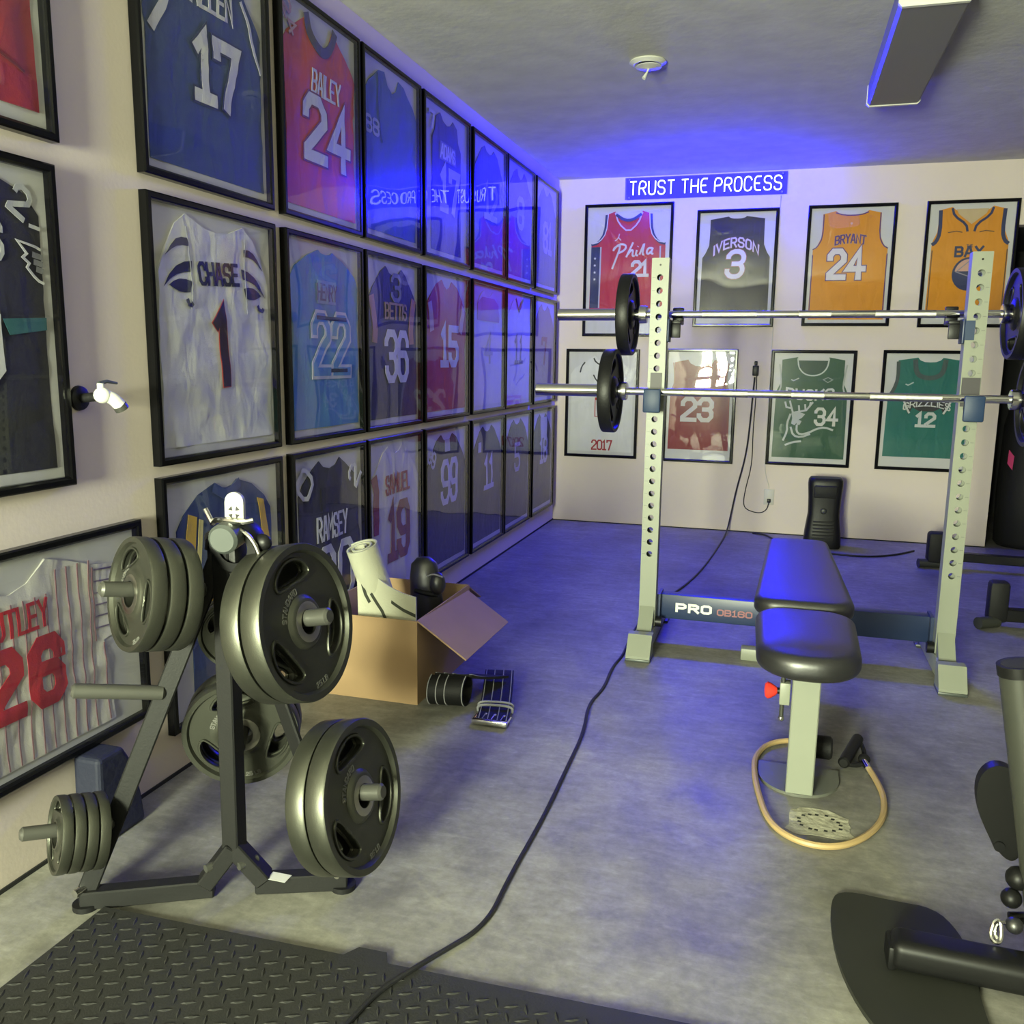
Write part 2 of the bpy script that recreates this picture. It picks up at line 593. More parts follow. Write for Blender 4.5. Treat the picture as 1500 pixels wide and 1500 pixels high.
def strip(pts, wd, step=0.013, ext=True):
    """mitred strip along a polyline -> list of (left, right) pairs"""
    P = [Vector((p[0], p[1])) for p in pts]
    closed = (P[0] - P[-1]).length < 1e-9 and len(P) > 3
    if closed:
        P = P[:-1]
    elif ext:
        P[0] = P[0] + (P[0] - P[1]).normalized() * wd * 0.5
        P[-1] = P[-1] + (P[-1] - P[-2]).normalized() * wd * 0.5
    n = len(P)
    LR = []
    for i in range(n):
        a = P[i - 1] if (i or closed) else None
        b = P[(i + 1) % n] if (i < n - 1 or closed) else None
        d1 = (P[i] - a).normalized() if a is not None else None
        d2 = (b - P[i]).normalized() if b is not None else None
        if d1 is None:
            d1 = d2
        if d2 is None:
            d2 = d1
        n1, n2 = Vector((-d1.y, d1.x)), Vector((-d2.y, d2.x))
        m = n1 + n2
        if m.length < 1e-6:
            m = n1
        m.normalize()
        k = min(1.0 / max(0.35, m.dot(n1)), 2.2)
        LR.append((P[i] + m * (wd / 2 * k), P[i] - m * (wd / 2 * k)))
    if closed:
        LR.append(LR[0])
    out = [LR[0]]
    for i in range(len(LR) - 1):
        (a, b), (c, d) = LR[i], LR[i + 1]
        k = max(1, int(((a + b - c - d).length / 2) / step))
        for j in range(1, k + 1):
            t = j / k
            out.append((a.lerp(c, t), b.lerp(d, t)))
    return out


def strip_mesh(mb, lr, fn, lift, thick):
    """fn(x, y, h) -> 3-D point; front at h = lift, skirts down to lift - thick"""
    vs = []
    wid = (lr[0][0] - lr[0][1]).length
    k = 2 if wid < 0.016 else (3 if wid < 0.03 else 5)
    du = min(4e-5, 0.0006 / len(lr))        # keeps folded corners of a stroke off one plane
    for ii, (a, b) in enumerate(lr):
        vs += [fn(*a.lerp(b, i / (k - 1)), lift + du * ii) for i in range(k)]
        vs += [fn(a.x, a.y, lift - thick), fn(b.x, b.y, lift - thick)]
    fs = []
    n = len(lr)
    r = k + 2
    for i in range(n - 1):
        p, q = r * i, r * i + r
        fs += [(p + j, p + j + 1, q + j + 1, q + j) for j in range(k - 1)]
        fs += [(p, q, q + k, p + k), (p + k - 1, p + k + 1, q + k + 1, q + k - 1)]
    mb.add(vs, fs)


def grid_poly(poly, step):
    """polygon cut by a square grid -> bmesh in the xy plane"""
    bm = bmesh.new()
    vs = [bm.verts.new((x, y, 0)) for x, y in poly]
    bm.faces.new(vs)
    xs = [p[0] for p in poly]
    ys = [p[1] for p in poly]
    for lo, hi, ax in ((min(xs), max(xs), 0), (min(ys), max(ys), 1)):
        k = max(1, int(round((hi - lo) / step)))
        for i in range(1, k):
            c = lo + (hi - lo) * i / k
            co = (c, 0, 0) if ax == 0 else (0, c, 0)
            no = (1, 0, 0) if ax == 0 else (0, 1, 0)
            bmesh.ops.bisect_plane(bm, geom=bm.verts[:] + bm.edges[:] + bm.faces[:], dist=1e-6, plane_co=co, plane_no=no)
    return bm


def sheet_mesh(mb, poly, step, fn, lift, base):
    """front sheet at fn(x, y, lift) with skirts down to fn(x, y, base) along its outline"""
    bm = grid_poly(poly, step)
    bm.verts.index_update()
    n = len(bm.verts)
    vs = [fn(p.co.x, p.co.y, lift) for p in bm.verts]
    fs = [[p.index for p in f.verts] for f in bm.faces]
    bd = {}
    for e in bm.edges:
        if len(e.link_faces) == 1:
            ids = []
            for p in e.verts:
                if p.index not in bd:
                    bd[p.index] = n + len(bd)
                    vs.append(fn(p.co.x, p.co.y, base))
                ids.append(p.index)
            fs.append((ids[0], ids[1], bd[ids[1]], bd[ids[0]]))
    bm.free()
    mb.add(vs, fs)


def mirror(half):
    """right half outline (top centre -> bottom centre) to a full polygon"""
    left = [(-u, v) for u, v in half if u > 1e-6]
    return half + left[::-1]


def tank(nd=0.12, neck=0.19, sh=0.33, arm=0.62, body=0.45, top=0.97, bot=0.045, vneck=False, cut=0.0):
    h = [(0, top - nd)]
    h += [(neck * 0.75, top - nd * 0.45)] if vneck else [(neck * 0.45, top - nd * 0.93), (neck * 0.82, top - nd * 0.55)]
    h += [(neck, top), (sh, top - 0.025), (sh - cut, top - 0.14), (sh + 0.005, arm + 0.11), (sh + 0.05, arm + 0.04), (body - 0.005, arm), (body, 0.4), (body + 0.005, bot)]
    if bot > 0:
        h.append((0, bot))
    return mirror(h)


def football(nd=0.05, neck=0.14, shv=0.93, slv=0.74, sx=0.47, slb=0.55, body=0.455, bot=0.035, top=0.965):
    h = [(0, top - nd), (neck * 0.6, top - nd * 0.7), (neck, top), (0.24, shv), (sx - 0.06, slv + 0.06), (sx, slv), (sx - 0.005, slb), (body, slb - 0.03), (body + 0.005, 0.3), (body + 0.01, bot), (0, bot)]
    return mirror(h)


def tee(**k):
    return football(nd=0.06, neck=0.12, shv=0.91, slv=0.78, sx=0.475, slb=0.6, **k)


class Wrinkle:
    def __init__(self, seed, amp=1.0, n=9):
        r = random.Random(seed)
        self.w = []
        for _ in range(n):
            a = r.uniform(-0.5, 0.5) + (pi / 2 if r.random() < 0.25 else 0)
            self.w.append((cos(a), sin(a), r.uniform(0, 6.28), r.uniform(0.17, 0.36), r.uniform(0.0015, 0.0042) * amp, r.uniform(0.2, 0.9), r.uniform(-0.3, 0.3), r.uniform(0.12, 0.35)))
        self.s = r.uniform(0, 50)

    def __call__(self, x, y):
        h = 0
        for (c, s, ph, wl, am, cv, cu, rad) in self.w:
            t = (x * c + y * s + 0.02 * sin(9 * y + ph) + 0.012 * sin(17 * x + ph * 2)) / wl * pi + ph
            ridge = exp(-(sin(t) / 0.42) ** 2)
            win = exp(-(((y - cv) / rad) ** 2) * 0.7 - ((x - cu) / rad) ** 2 * 0.5)
            h += am * ridge * (0.2 + 0.85 * win)
        return h


def jersey_frame(label, center_xy_z, wall, W, Hh, outline, col, over=(), seed=0, amp=1.0, step=0.016, matm=None, group=None, fw=0.021, backm=None, smooth=60):
    """center_xy_z: bottom centre. wall 'back' or 'left'."""
    t = thing('framed_jersey', label, 'framed jersey', center_xy_z, group)
    if wall == 'left':
        t.rotation_euler = (0, 0, radians(90))
    # frame: four mitred moulding lengths, one part each
    d = 0.026
    prof = [(0, 0), (0, d - 0.004), (0.004, d), (fw - 0.006, d), (fw, d - 0.006), (fw, 0)]   # (inwards, out)
    cor = [(-W / 2, 0), (W / 2, 0), (W / 2, Hh), (-W / 2, Hh)]
    inn = [(1, 1), (-1, 1), (-1, -1), (1, -1)]
    fr = MB()
    vs, fs = [], []
    k = len(prof)
    for (cx, cz), (ix, iz) in zip(cor, inn):
        for a, b in prof:
            vs.append((cx + ix * a, -b, cz + iz * a))
    for i in range(4):
        j = (i + 1) % 4
        for q in range(k):
            q2 = (q + 1) % k
            fs.append((i * k + q, j * k + q, j * k + q2, i * k + q2))
    fr.add(vs, fs)
    fr.obj('frame', M_FRAME, t, True)
    MB().box(-W / 2 + fw * 0.7, W / 2 - fw * 0.7, -0.008, -0.002, fw * 0.7, Hh - fw * 0.7).obj('backing_board', backm or M_MAT, t, True, 0)
    # bowed acrylic sheet
    g = MB()
    N = 8
    a, b0, b1 = W / 2 - fw * 0.8, fw * 0.8, Hh - fw * 0.8
    rr = random.Random(seed + 77)
    bow = rr.uniform(0.001, 0.003)
    vs = []
    for i in range(N + 1):
        for j in range(N + 1):
            u, v = i / N, j / N
            vs.append((-a + 2 * a * u, -0.0228 - bow * 0.6 * sin(pi * u) * sin(pi * v), b0 + (b1 - b0) * v))
    g.add(vs, [(i * (N + 1) + j, (i + 1) * (N + 1) + j, (i + 1) * (N + 1) + j + 1, i * (N + 1) + j + 1) for i in range(N) for j in range(N)])
    g.obj('glazing', M_ACR, t, True, 80)
    Wi, Hi = W - 2 * fw, Hh - 2 * fw
    wr = Wrinkle(seed, amp)

    def fn(x, y, h):
        e = wr(x, y / max(Hi, 0.01))
        if h < 0:
            return (x, -0.0085, fw + y)
        return (x, -(0.0085 + 0.0095 * (1 - exp(-e / 0.007)) + h), fw + y)
    jm = MB()
    sheet_mesh(jm, [(u * Wi, v * Hi) for u, v in outline], step, fn, 0.0, -1)
    j = jm.obj('jersey', fabric(col), t, True, smooth)
    lift = [0.0022]
    for op in over:
        kind = op[0]
        lift[0] += 0.0003
        mb = MB()
        if kind == 'text':
            _, s, cu, cv, hh, ww, wt, c, name = op[:9]
            opt = op[9] if len(op) > 9 else {}
            rot = opt.get('rot', 0)
            arc = opt.get('arc', 0)
            ol = opt.get('outline')
            sl = opt.get('slant', 0)

            def place(x, y):
                x += sl * y
                if arc:
                    y = y - arc * (2 * x / ww) ** 2
                if rot:
                    x, y = x * cos(rot) - y * sin(rot), x * sin(rot) + y * cos(rot)
                return x + cu * Wi, y + cv * Hi

            def f2(x, y, h):
                return fn(*place(x, y), h)
            lay = layout(s, hh, ww, opt.get('gap', 1.5), opt.get('smooth', 0))
            if len(s) > 2 and ww:
                wt = min(wt, 0.36 * 4 * ww / (5.5 * len(s) - 1.5))
            if ol:
                mo = MB()
                for g_ in lay:
                    for st in g_:
                        strip_mesh(mo, strip(st, wt + opt.get('ow', 0.012)), f2, lift[0], 0.0012)
                mo.obj(name + '_outline', fabric(ol), j, True, smooth)
                lift[0] += 0.0006
            for gi, g_ in enumerate(lay):
                for si, st in enumerate(g_):
                    strip_mesh(mb, strip(st, wt), f2, lift[0] + 0.00015 * si, 0.0012)
        elif kind == 'line':
            _, lines, wt, c, name = op[:5]
            for pts in lines:
                q = [(u * Wi, v * Hi) for u, v in pts]
                if len(op) > 5 and op[5] and len(q) > 2:
                    q = [(p.x, p.y) for p in smoothpts([(a_, b_, 0) for a_, b_ in q], op[5])]
                mb = MB()
                strip_mesh(mb, strip(q, wt, 0.013, False), fn, lift[0], 0.0012)
                mb.obj(name, fabric(c), j, True, smooth)
            continue
        elif kind == 'poly':
            _, polys, c, name = op[:4]
            for pts in polys:
                mb = MB()
                sheet_mesh(mb, [(u * Wi, v * Hi) for u, v in pts], 0.013, fn, lift[0], max(lift[0] - 0.001, 0))
                mb.obj(name, fabric(c), j, True, smooth)
            continue
        mb.obj(name, fabric(c), j, True, smooth)
    return t


# ------------------------------------------------------------------ the room
T = 0.12
DX0, DX1, DZ = 2.94, 3.80, 2.05      # doorway in the back wall
struct('floor', MB().box(-T, XR + T, YF - T, YB + 1.6, -0.1, 0.0), M_FLOOR, smooth=0)
struct('ceiling', MB().box(-T, XR + T, YF - T, YB + T, H, H + 0.1), M_CEIL, smooth=0)
struct('wall_left', MB().box(-T, 0, YF - T, YB + T, 0.0, H), M_WALL, smooth=0)
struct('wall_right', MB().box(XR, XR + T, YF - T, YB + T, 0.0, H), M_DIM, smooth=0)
bw = MB().box(0, DX0, YB, YB + T, 0.0, H).box(DX1, XR, YB, YB + T, 0.0, H).box(DX0, DX1, YB, YB + T, DZ, H)
struct('wall_back', bw, M_WALL, smooth=0)
fw_ = MB()
xs = [0.0] + [v for wn in WINDOWS for v in wn[:2]] + [XR]
for i in range(0, len(xs), 2):
    fw_.box(xs[i], xs[i + 1], YF - T, YF, 0.0, H)
for x0, x1, z0, z1, e in WINDOWS:
    fw_.box(x0, x1, YF - T, YF, 0.0, z0).box(x0, x1, YF - T, YF, z1, H)
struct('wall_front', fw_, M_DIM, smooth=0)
for i, (x0, x1, z0, z1, e) in enumerate(WINDOWS):
    fr = MB()
    for a, b, c, d in ((x0, x0 + .05, z0, z1), (x1 - .05, x1, z0, z1), (x0 + .05, x1 - .05, z0, z0 + .05), (x0 + .05, x1 - .05, z1 - .05, z1)):
        fr.box(a, b, YF - 0.08, YF - 0.02, c, d)
    wo = struct('window_%d' % (i + 1), fr, M_WHITE, smooth=0)
    mu = MB()
    xm, zm = (x0 + x1) / 2, (z0 + z1) / 2
    mu.box(xm - .013, xm + .013, YF - 0.065, YF - 0.035, z0 + .05, z1 - .05).box(x0 + .05, xm - .013, YF - 0.065, YF - 0.035, zm - .013, zm + .013).box(xm + .013, x1 - .05, YF - 0.065, YF - 0.035, zm - .013, zm + .013)
    mu.obj('muntin', M_WHITE, wo, True, 0)
    MB().box(x0 + .05, x1 - .05, YF - 0.052, YF - 0.048, z0 + .05, z1 - .05).obj('pane', M_ACR, wo, True, 0)
# dark passage behind the doorway
dr = MB().box(DX0 - .02, DX1 + .02, YB + 1.5, YB + 1.6, 0, DZ + .1).box(DX0 - T, DX0 - .001, YB + T, YB + 1.6, 0, DZ + .1).box(DX1 + .001, DX1 + T, YB + T, YB + 1.6, 0, DZ + .1).box(DX0, DX1, YB + T, YB + 1.6, DZ + .001, DZ + .1)
struct('door_1', dr, M_DARKROOM, smooth=0)
# open joint between wall and slab
struct('trim_1', MB().box(0.0, 0.004, YF, YB, 0.0, 0.010), M_GAP, smooth=0)
struct('trim_2', MB().box(0.0, DX0, YB - 0.004, YB, 0.0, 0.006), M_GAP, smooth=0)

# ------------------------------------------------------------------ framed jerseys, left wall
WHT, LIL = (0.62, 0.62, 0.64), (0.50, 0.50, 0.56)
BLK, CHA = (0.02, 0.02, 0.022), (0.030, 0.030, 0.028)
CW = [(1.987, 2.595), (2.656, 3.218), (3.241, 3.808), (3.843, 4.454), (4.499, 5.085), (5.100, 5.687), (5.727, 6.313)]
RZ = [(1.640, 2.345), (0.891, 1.599), (0.130, 0.860)]
GL = 'framed jerseys on the left wall'


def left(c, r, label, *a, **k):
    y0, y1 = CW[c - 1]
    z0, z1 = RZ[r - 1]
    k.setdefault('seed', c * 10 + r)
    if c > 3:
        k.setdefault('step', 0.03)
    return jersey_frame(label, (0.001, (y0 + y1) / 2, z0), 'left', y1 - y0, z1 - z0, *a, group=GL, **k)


ROYAL = (0.030, 0.062, 0.17)
left(1, 1, 'royal blue football jersey number 17 with white sleeve stripes, top row', football(slv=0.70, shv=0.94), ROYAL, [
    ('line', [[(-0.425, 0.515), (-0.34, 0.615), (-0.29, 0.70)]], 0.028, WHT, 'sleeve_stripe'),
    ('line', [[(0.30, 0.82), (0.36, 0.74), (0.385, 0.66), (0.46, 0.555)]], 0.012, WHT, 'sleeve_stripe', 1),
    ('text', 'ALLEN', 0.045, 0.755, 0.072, 0.185, 0.016, WHT, 'name_lettering'),
    ('text', '17', 0.07, 0.465, 0.158, 0.185, 0.034, WHT, 'number', {'outline': (0.02, 0.03, 0.08), 'gap': 1.1}),
], step=0.013)
ORED = (0.56, 0.062, 0.018)
left(2, 1, 'red jersey number 24 with dark collar, top row beside the blue one with 17', football(nd=0.13, neck=0.17, slv=0.78, sx=0.478, slb=0.62), ORED, [
    ('line', [[(-0.19, 0.975), (-0.14, 0.88), (-0.05, 0.835), (0.06, 0.835), (0.14, 0.88), (0.20, 0.975)]], 0.034, (0.07, 0.06, 0.055), 'collar', 2),
    ('text', 'BAILEY', 0.06, 0.67, 0.068, 0.20, 0.013, WHT, 'name_lettering'),
    ('text', '24', 0.07, 0.44, 0.185, 0.30, 0.038, WHT, 'number', {'outline': (0.16, 0.03, 0.03), 'gap': 1.6}),
    ('text', '24', -0.40, 0.90, 0.05, 0.10, 0.010, (0.5, 0.3, 0.28), 'shoulder_number', {'rot': -0.9})], amp=1.3)
left(3, 1, 'steel blue plain jersey with small round sleeve badge, top row', football(nd=0.10, neck=0.13, shv=0.95, slv=0.80), (0.055, 0.12, 0.22), [
    ('text', '88', -0.37, 0.62, 0.055, 0.12, 0.012, (0.36, 0.40, 0.46), 'sleeve_badge'),
    ('line', [[(-0.27, 0.93), (-0.26, 0.75), (-0.20, 0.55)]], 0.006, (0.02, 0.05, 0.10), 'sleeve_seam')], amp=1.2)
left(4, 1, 'dark jersey with silver name patch and silver 17, top row', football(nd=0.06, neck=0.15, shv=0.93, slv=0.78, sx=0.33, slb=0.5, body=0.34), (0.028, 0.022, 0.035), [
    ('poly', [[(-0.17, 0.66), (0.21, 0.66), (0.21, 0.78), (-0.17, 0.78)]], (0.16, 0.15, 0.20), 'name_patch'),
    ('text', 'ADAMS', 0.02, 0.72, 0.055, 0.19, 0.011, WHT, 'name_lettering'),
    ('text', '17', 0.06, 0.47, 0.17, 0.22, 0.04, LIL, 'number', {'gap': 1.4}),
    ('text', '7', -0.34, 0.88, 0.07, 0.06, 0.014, WHT, 'shoulder_number')])
left(5, 1, 'jersey with strong blue sign reflection put into its colour, top row, third from the far corner', football(nd=0.05), (0.05, 0.06, 0.22), [  # blue of the sign's reflection is put into the cloth colour
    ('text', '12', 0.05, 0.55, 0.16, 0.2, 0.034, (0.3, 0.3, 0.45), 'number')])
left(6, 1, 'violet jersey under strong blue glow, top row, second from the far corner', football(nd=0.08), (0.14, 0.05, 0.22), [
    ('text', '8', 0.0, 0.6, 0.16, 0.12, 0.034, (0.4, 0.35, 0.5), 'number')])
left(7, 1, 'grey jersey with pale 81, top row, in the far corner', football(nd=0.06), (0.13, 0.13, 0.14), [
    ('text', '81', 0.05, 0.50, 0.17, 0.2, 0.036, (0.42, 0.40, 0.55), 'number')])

# row two
CH = (0.68, 0.68, 0.70)
chase = mirror([(0, 0.93), (0.11, 0.94), (0.24, 0.98), (0.32, 0.935), (0.40, 0.84), (0.462, 0.74), (0.472, 0.50), (0.470, 0.035), (0, 0.035)])


def claws(sx):
    q = []
    for (a, b, t) in (((0.235, 0.884), (0.238, 0.852), (0.410, 0.803)), ((0.212, 0.796), (0.216, 0.752), (0.435, 0.680)), ((0.222, 0.712), (0.236, 0.668), (0.395, 0.688))):
        up = [(a[0] + (t[0] - a[0]) * k, a[1] + (t[1] - a[1]) * k + 0.030 * sin(pi * k) * (0.6 if t[1] > b[1] else 1)) for k in (0, 0.25, 0.5, 0.75)]
        lo = [(b[0] + (t[0] - b[0]) * k, b[1] + (t[1] - b[1]) * k + (0.018 if t[1] < b[1] else -0.012) * sin(pi * k)) for k in (0.75, 0.5, 0.25, 0)]
        q.append([(sx * u, v) for u, v in up + [t] + lo])
    return q


left(1, 2, 'white jersey with black tiger stripes on its sleeves and a black and red number 1', chase, CH, [
    ('poly', claws(-1) + claws(1), (0.012, 0.012, 0.018), 'sleeve_stripe'),
    ('line', [[(-0.24, 0.93), (-0.215, 0.7), (-0.23, 0.6)], [(0.25, 0.93), (0.235, 0.7), (0.25, 0.6)]], 0.004, (0.42, 0.42, 0.44), 'sleeve_seam', 1),
    ('text', 'CHASE', 0.004, 0.758, 0.056, 0.185, 0.0145, (0.012, 0.012, 0.014), 'name_lettering', {'gap': 1.6, 'rot': 0.06}),
    ('text', '|', 0.004, 0.455, 0.180, 0.022, 0.036, (0.022, 0.008, 0.010), 'number', {'outline': (0.42, 0.06, 0.05), 'ow': 0.006, 'rot': 0.05}),
    ('line', [[(-0.265, 0.64), (-0.255, 0.618), (-0.235, 0.615), (-0.222, 0.625)], [(0.355, 0.645), (0.365, 0.625), (0.395, 0.618), (0.41, 0.630)]], 0.011, (0.014, 0.014, 0.018), 'small_emblem')],
    amp=1.8, step=0.010, seed=5)
left(2, 2, 'sky blue football jersey number 22 edged in black and white, middle row', football(nd=0.02, neck=0.10, shv=0.93, slv=0.80, sx=0.475, slb=0.6), (0.075, 0.23, 0.46), [
    ('poly', [[(-0.13, 0.69), (0.13, 0.69), (0.13, 0.81), (-0.13, 0.81)]], (0.20, 0.32, 0.48), 'name_patch'),
    ('text', 'HENRY', 0.0, 0.75, 0.052, 0.14, 0.010, (0.10, 0.13, 0.22), 'name_lettering'),
    ('text', '22', 0.05, 0.475, 0.19, 0.25, 0.030, (0.10, 0.26, 0.50), 'number', {'outline': (0.55, 0.58, 0.62), 'ow': 0.022, 'gap': 1.9}),
    ('line', [[(-0.16, 0.616), (0.27, 0.616)], [(-0.16, 0.338), (0.27, 0.338)]], 0.014, (0.012, 0.015, 0.03), 'number_shadow')], amp=1.8, step=0.012)
left(3, 2, 'black football jersey with white 36 and gold sleeve bands, middle row', football(nd=0.05, neck=0.15, sx=0.46, slv=0.76), (0.022, 0.022, 0.025), [
    ('line', [[(-0.42, 0.78), (-0.36, 0.60), (-0.37, 0.50)], [(0.40, 0.79), (0.34, 0.62), (0.35, 0.5)]], 0.045, (0.42, 0.20, 0.10), 'sleeve_band', 1),
    ('text', '3', 0.04, 0.845, 0.10, 0.08, 0.018, (0.18, 0.18, 0.20), 'shoulder_number'),  # not shoulder print: reflection of the back wall jersey's digit painted on
    ('text', 'BETTIS', 0.04, 0.70, 0.06, 0.21, 0.011, (0.36, 0.24, 0.08), 'name_lettering'),
    ('text', '36', 0.05, 0.42, 0.19, 0.22, 0.032, WHT, 'number', {'gap': 1.2})])
left(4, 2, 'red football jersey with white 15, middle row', football(nd=0.06, neck=0.12, slv=0.76), (0.40, 0.022, 0.035), [
    ('line', [[(-0.40, 0.80), (-0.34, 0.6)], [(0.40, 0.80), (0.33, 0.6)]], 0.05, (0.62, 0.40, 0.36), 'sleeve_stripe'),
    ('text', '15', 0.06, 0.50, 0.17, 0.21, 0.036, WHT, 'number', {'gap': 1.4})])
left(5, 2, 'white jersey with painted pink neon reflection, middle row', football(nd=0.05, neck=0.14), (0.60, 0.58, 0.64), [
    ('poly', [[(-0.36, 0.72), (0.36, 0.72), (0.33, 0.86), (0.2, 0.91), (-0.2, 0.91), (-0.33, 0.86)]], (0.46, 0.22, 0.40), 'shoulder_yoke'),  # purple reflection of the neon sign, painted as a patch
    ('text', '4', 0.0, 0.5, 0.15, 0.11, 0.022, (0.40, 0.38, 0.44), 'number')])
left(6, 2, 'white jersey with thin dark V of a painted reflection, middle row', football(nd=0.09, neck=0.13), (0.58, 0.58, 0.62), [
    ('line', [[(-0.14, 0.96), (0, 0.85), (0.14, 0.96)]], 0.016, (0.05, 0.05, 0.10), 'collar'),  # not a collar: reflection of the lower frame painted as a dark V
    ('text', '11', 0.0, 0.5, 0.15, 0.17, 0.022, (0.10, 0.10, 0.20), 'number')])
left(7, 2, 'tan jersey, middle row, beside the end of the lower barbell', football(nd=0.06), (0.36, 0.26, 0.16), [  # tan of the reflected back wall is put into the cloth colour
    ('text', '7', 0.0, 0.5, 0.16, 0.1, 0.03, (0.30, 0.05, 0.04), 'number')])

# row three
RB, RY = (0.022, 0.045, 0.155), (0.62, 0.40, 0.03)
left(1, 3, 'blue football jersey with yellow sleeve bands behind the weight plate tree', football(nd=0.03, neck=0.10, shv=0.93, slv=0.80, sx=0.42, slb=0.55, body=0.33), RB, [
    ('poly', [[(-0.40, 0.60), (-0.31, 0.61), (-0.26, 0.84), (-0.33, 0.86)], [(0.28, 0.86), (0.34, 0.845), (0.395, 0.62), (0.33, 0.60)]], RY, 'sleeve_stripe'),
    ('poly', [[(-0.29, 0.63), (-0.255, 0.64), (-0.215, 0.82), (-0.245, 0.83)]], (0.6, 0.52, 0.2), 'sleeve_trim'),
    ('line', [[(-0.12, 0.95), (0, 0.90), (0.12, 0.95)]], 0.03, (0.05, 0.08, 0.22), 'collar', 1),
    ('text', '99', 0.02, 0.44, 0.18, 0.24, 0.04, RY, 'number')], step=0.013)
left(2, 3, 'black football jersey with white block name and 20, bottom row', football(nd=0.05, neck=0.15, shv=0.93, slv=0.80, sx=0.44), CHA, [
    ('poly', [[(-0.13, 0.50), (0.22, 0.50), (0.22, 0.82), (-0.13, 0.82)]], (0.012, 0.012, 0.013), 'name_patch'),
    ('text', 'RAMSEY', 0.02, 0.60, 0.085, 0.23, 0.016, WHT, 'name_lettering', {'gap': 1.6}),
    ('text', '20', 0.07, 0.33, 0.21, 0.26, 0.03, WHT, 'number', {'gap': 1.6}),
    ('text', '0', -0.36, 0.86, 0.09, 0.09, 0.016, WHT, 'shoulder_number', {'rot': -0.7}),
    ('text', '2', 0.37, 0.85, 0.075, 0.06, 0.014, WHT, 'shoulder_number', {'rot': 0.9})], step=0.013)
SR = (0.28, 0.025, 0.028)
left(3, 3, 'white football jersey with dark red lettering and 19, bottom row behind the cardboard box', football(nd=0.05, neck=0.14), (0.62, 0.60, 0.62), [
    ('line', [[(-0.42, 0.80), (-0.37, 0.70), (-0.38, 0.44)]], 0.05, SR, 'sleeve_stripe'),
    ('text', 'SAMUEL', 0.04, 0.725, 0.075, 0.25, 0.014, SR, 'name_lettering', {'gap': 1.7}),
    ('text', '19', 0.06, 0.42, 0.22, 0.20, 0.042, (0.24, 0.07, 0.04), 'number', {'gap': 1.2})])
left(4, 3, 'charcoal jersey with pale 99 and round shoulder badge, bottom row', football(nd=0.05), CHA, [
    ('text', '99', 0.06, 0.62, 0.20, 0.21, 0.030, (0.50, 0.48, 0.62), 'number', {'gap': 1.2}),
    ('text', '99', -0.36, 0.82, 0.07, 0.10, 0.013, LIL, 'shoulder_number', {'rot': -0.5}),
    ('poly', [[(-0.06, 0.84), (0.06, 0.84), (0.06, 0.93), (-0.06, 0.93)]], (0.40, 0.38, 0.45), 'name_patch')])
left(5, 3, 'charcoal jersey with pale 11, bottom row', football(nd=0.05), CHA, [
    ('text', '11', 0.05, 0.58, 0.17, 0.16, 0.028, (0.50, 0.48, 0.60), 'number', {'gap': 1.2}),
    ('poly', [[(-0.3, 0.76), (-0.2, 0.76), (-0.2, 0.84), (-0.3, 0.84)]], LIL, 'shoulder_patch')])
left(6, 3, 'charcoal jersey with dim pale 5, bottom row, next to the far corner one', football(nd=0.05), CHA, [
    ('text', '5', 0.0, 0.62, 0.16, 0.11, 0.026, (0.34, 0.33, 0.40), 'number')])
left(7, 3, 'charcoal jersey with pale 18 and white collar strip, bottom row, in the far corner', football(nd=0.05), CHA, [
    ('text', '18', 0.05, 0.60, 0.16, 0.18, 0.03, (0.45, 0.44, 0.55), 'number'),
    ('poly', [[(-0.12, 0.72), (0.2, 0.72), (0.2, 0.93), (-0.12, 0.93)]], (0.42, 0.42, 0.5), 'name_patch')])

# column nearest the viewpoint
EW = 0.62
eag = football(nd=0.05, neck=0.16, shv=0.965, slv=0.86, sx=0.462, slb=0.62, body=0.452)
SIL = (0.50, 0.51, 0.52)
wing = [(0.30, 0.625), (0.46, 0.60), (0.40, 0.61), (0.365, 0.632), (0.30, 0.625)]
jersey_frame('black football jersey with silver winged sleeve emblem and teal stripe at left edge', (0.001, 1.69 - EW / 2, 0.883), 'left', EW, 0.714, eag, (0.017, 0.017, 0.019), [
    ('text', '2', 0.375, 0.895, 0.060, 0.040, 0.012, SIL, 'shoulder_number', {'rot': -0.55}),
    ('text', 'S', 0.245, 0.765, 0.075, 0.035, 0.010, SIL, 'chest_lettering'),
    ('line', [[(0.455, 0.752), (0.43, 0.760), (0.345, 0.772), (0.385, 0.735), (0.365, 0.722), (0.395, 0.705), (0.382, 0.692), (0.415, 0.665), (0.435, 0.652), (0.458, 0.645)]], 0.0055, WHT, 'wing_emblem'),
    ('line', [[(0.405, 0.825), (0.458, 0.818)]], 0.008, WHT, 'sleeve_mark'),
    ('line', [[(0.41, 0.735), (0.458, 0.728)], [(0.415, 0.712), (0.458, 0.706)], [(0.425, 0.69), (0.458, 0.684)]], 0.012, (0.22, 0.22, 0.24), 'wing_feather'),
    ('poly', [[(0.275, 0.475), (0.452, 0.495), (0.452, 0.535), (0.25, 0.525)]], (0.03, 0.12, 0.13), 'side_stripe'),
    ('text', '20', 0.0, 0.45, 0.150, 0.235, 0.042, WHT, 'number')], seed=201, amp=0.7, group=GL)
jersey_frame('deep red jersey in the frame at the upper left corner, above the black one', (0.001, 1.71 - EW / 2, 1.647), 'left', EW, 0.70, football(bot=0.05), (0.34, 0.025, 0.045), [
    ('line', [[(-0.45, 0.22), (0.2, 0.22), (0.40, 0.16)]], 0.006, (0.16, 0.012, 0.02), 'hem_seam', 1)], seed=203, amp=1.8, group=GL)
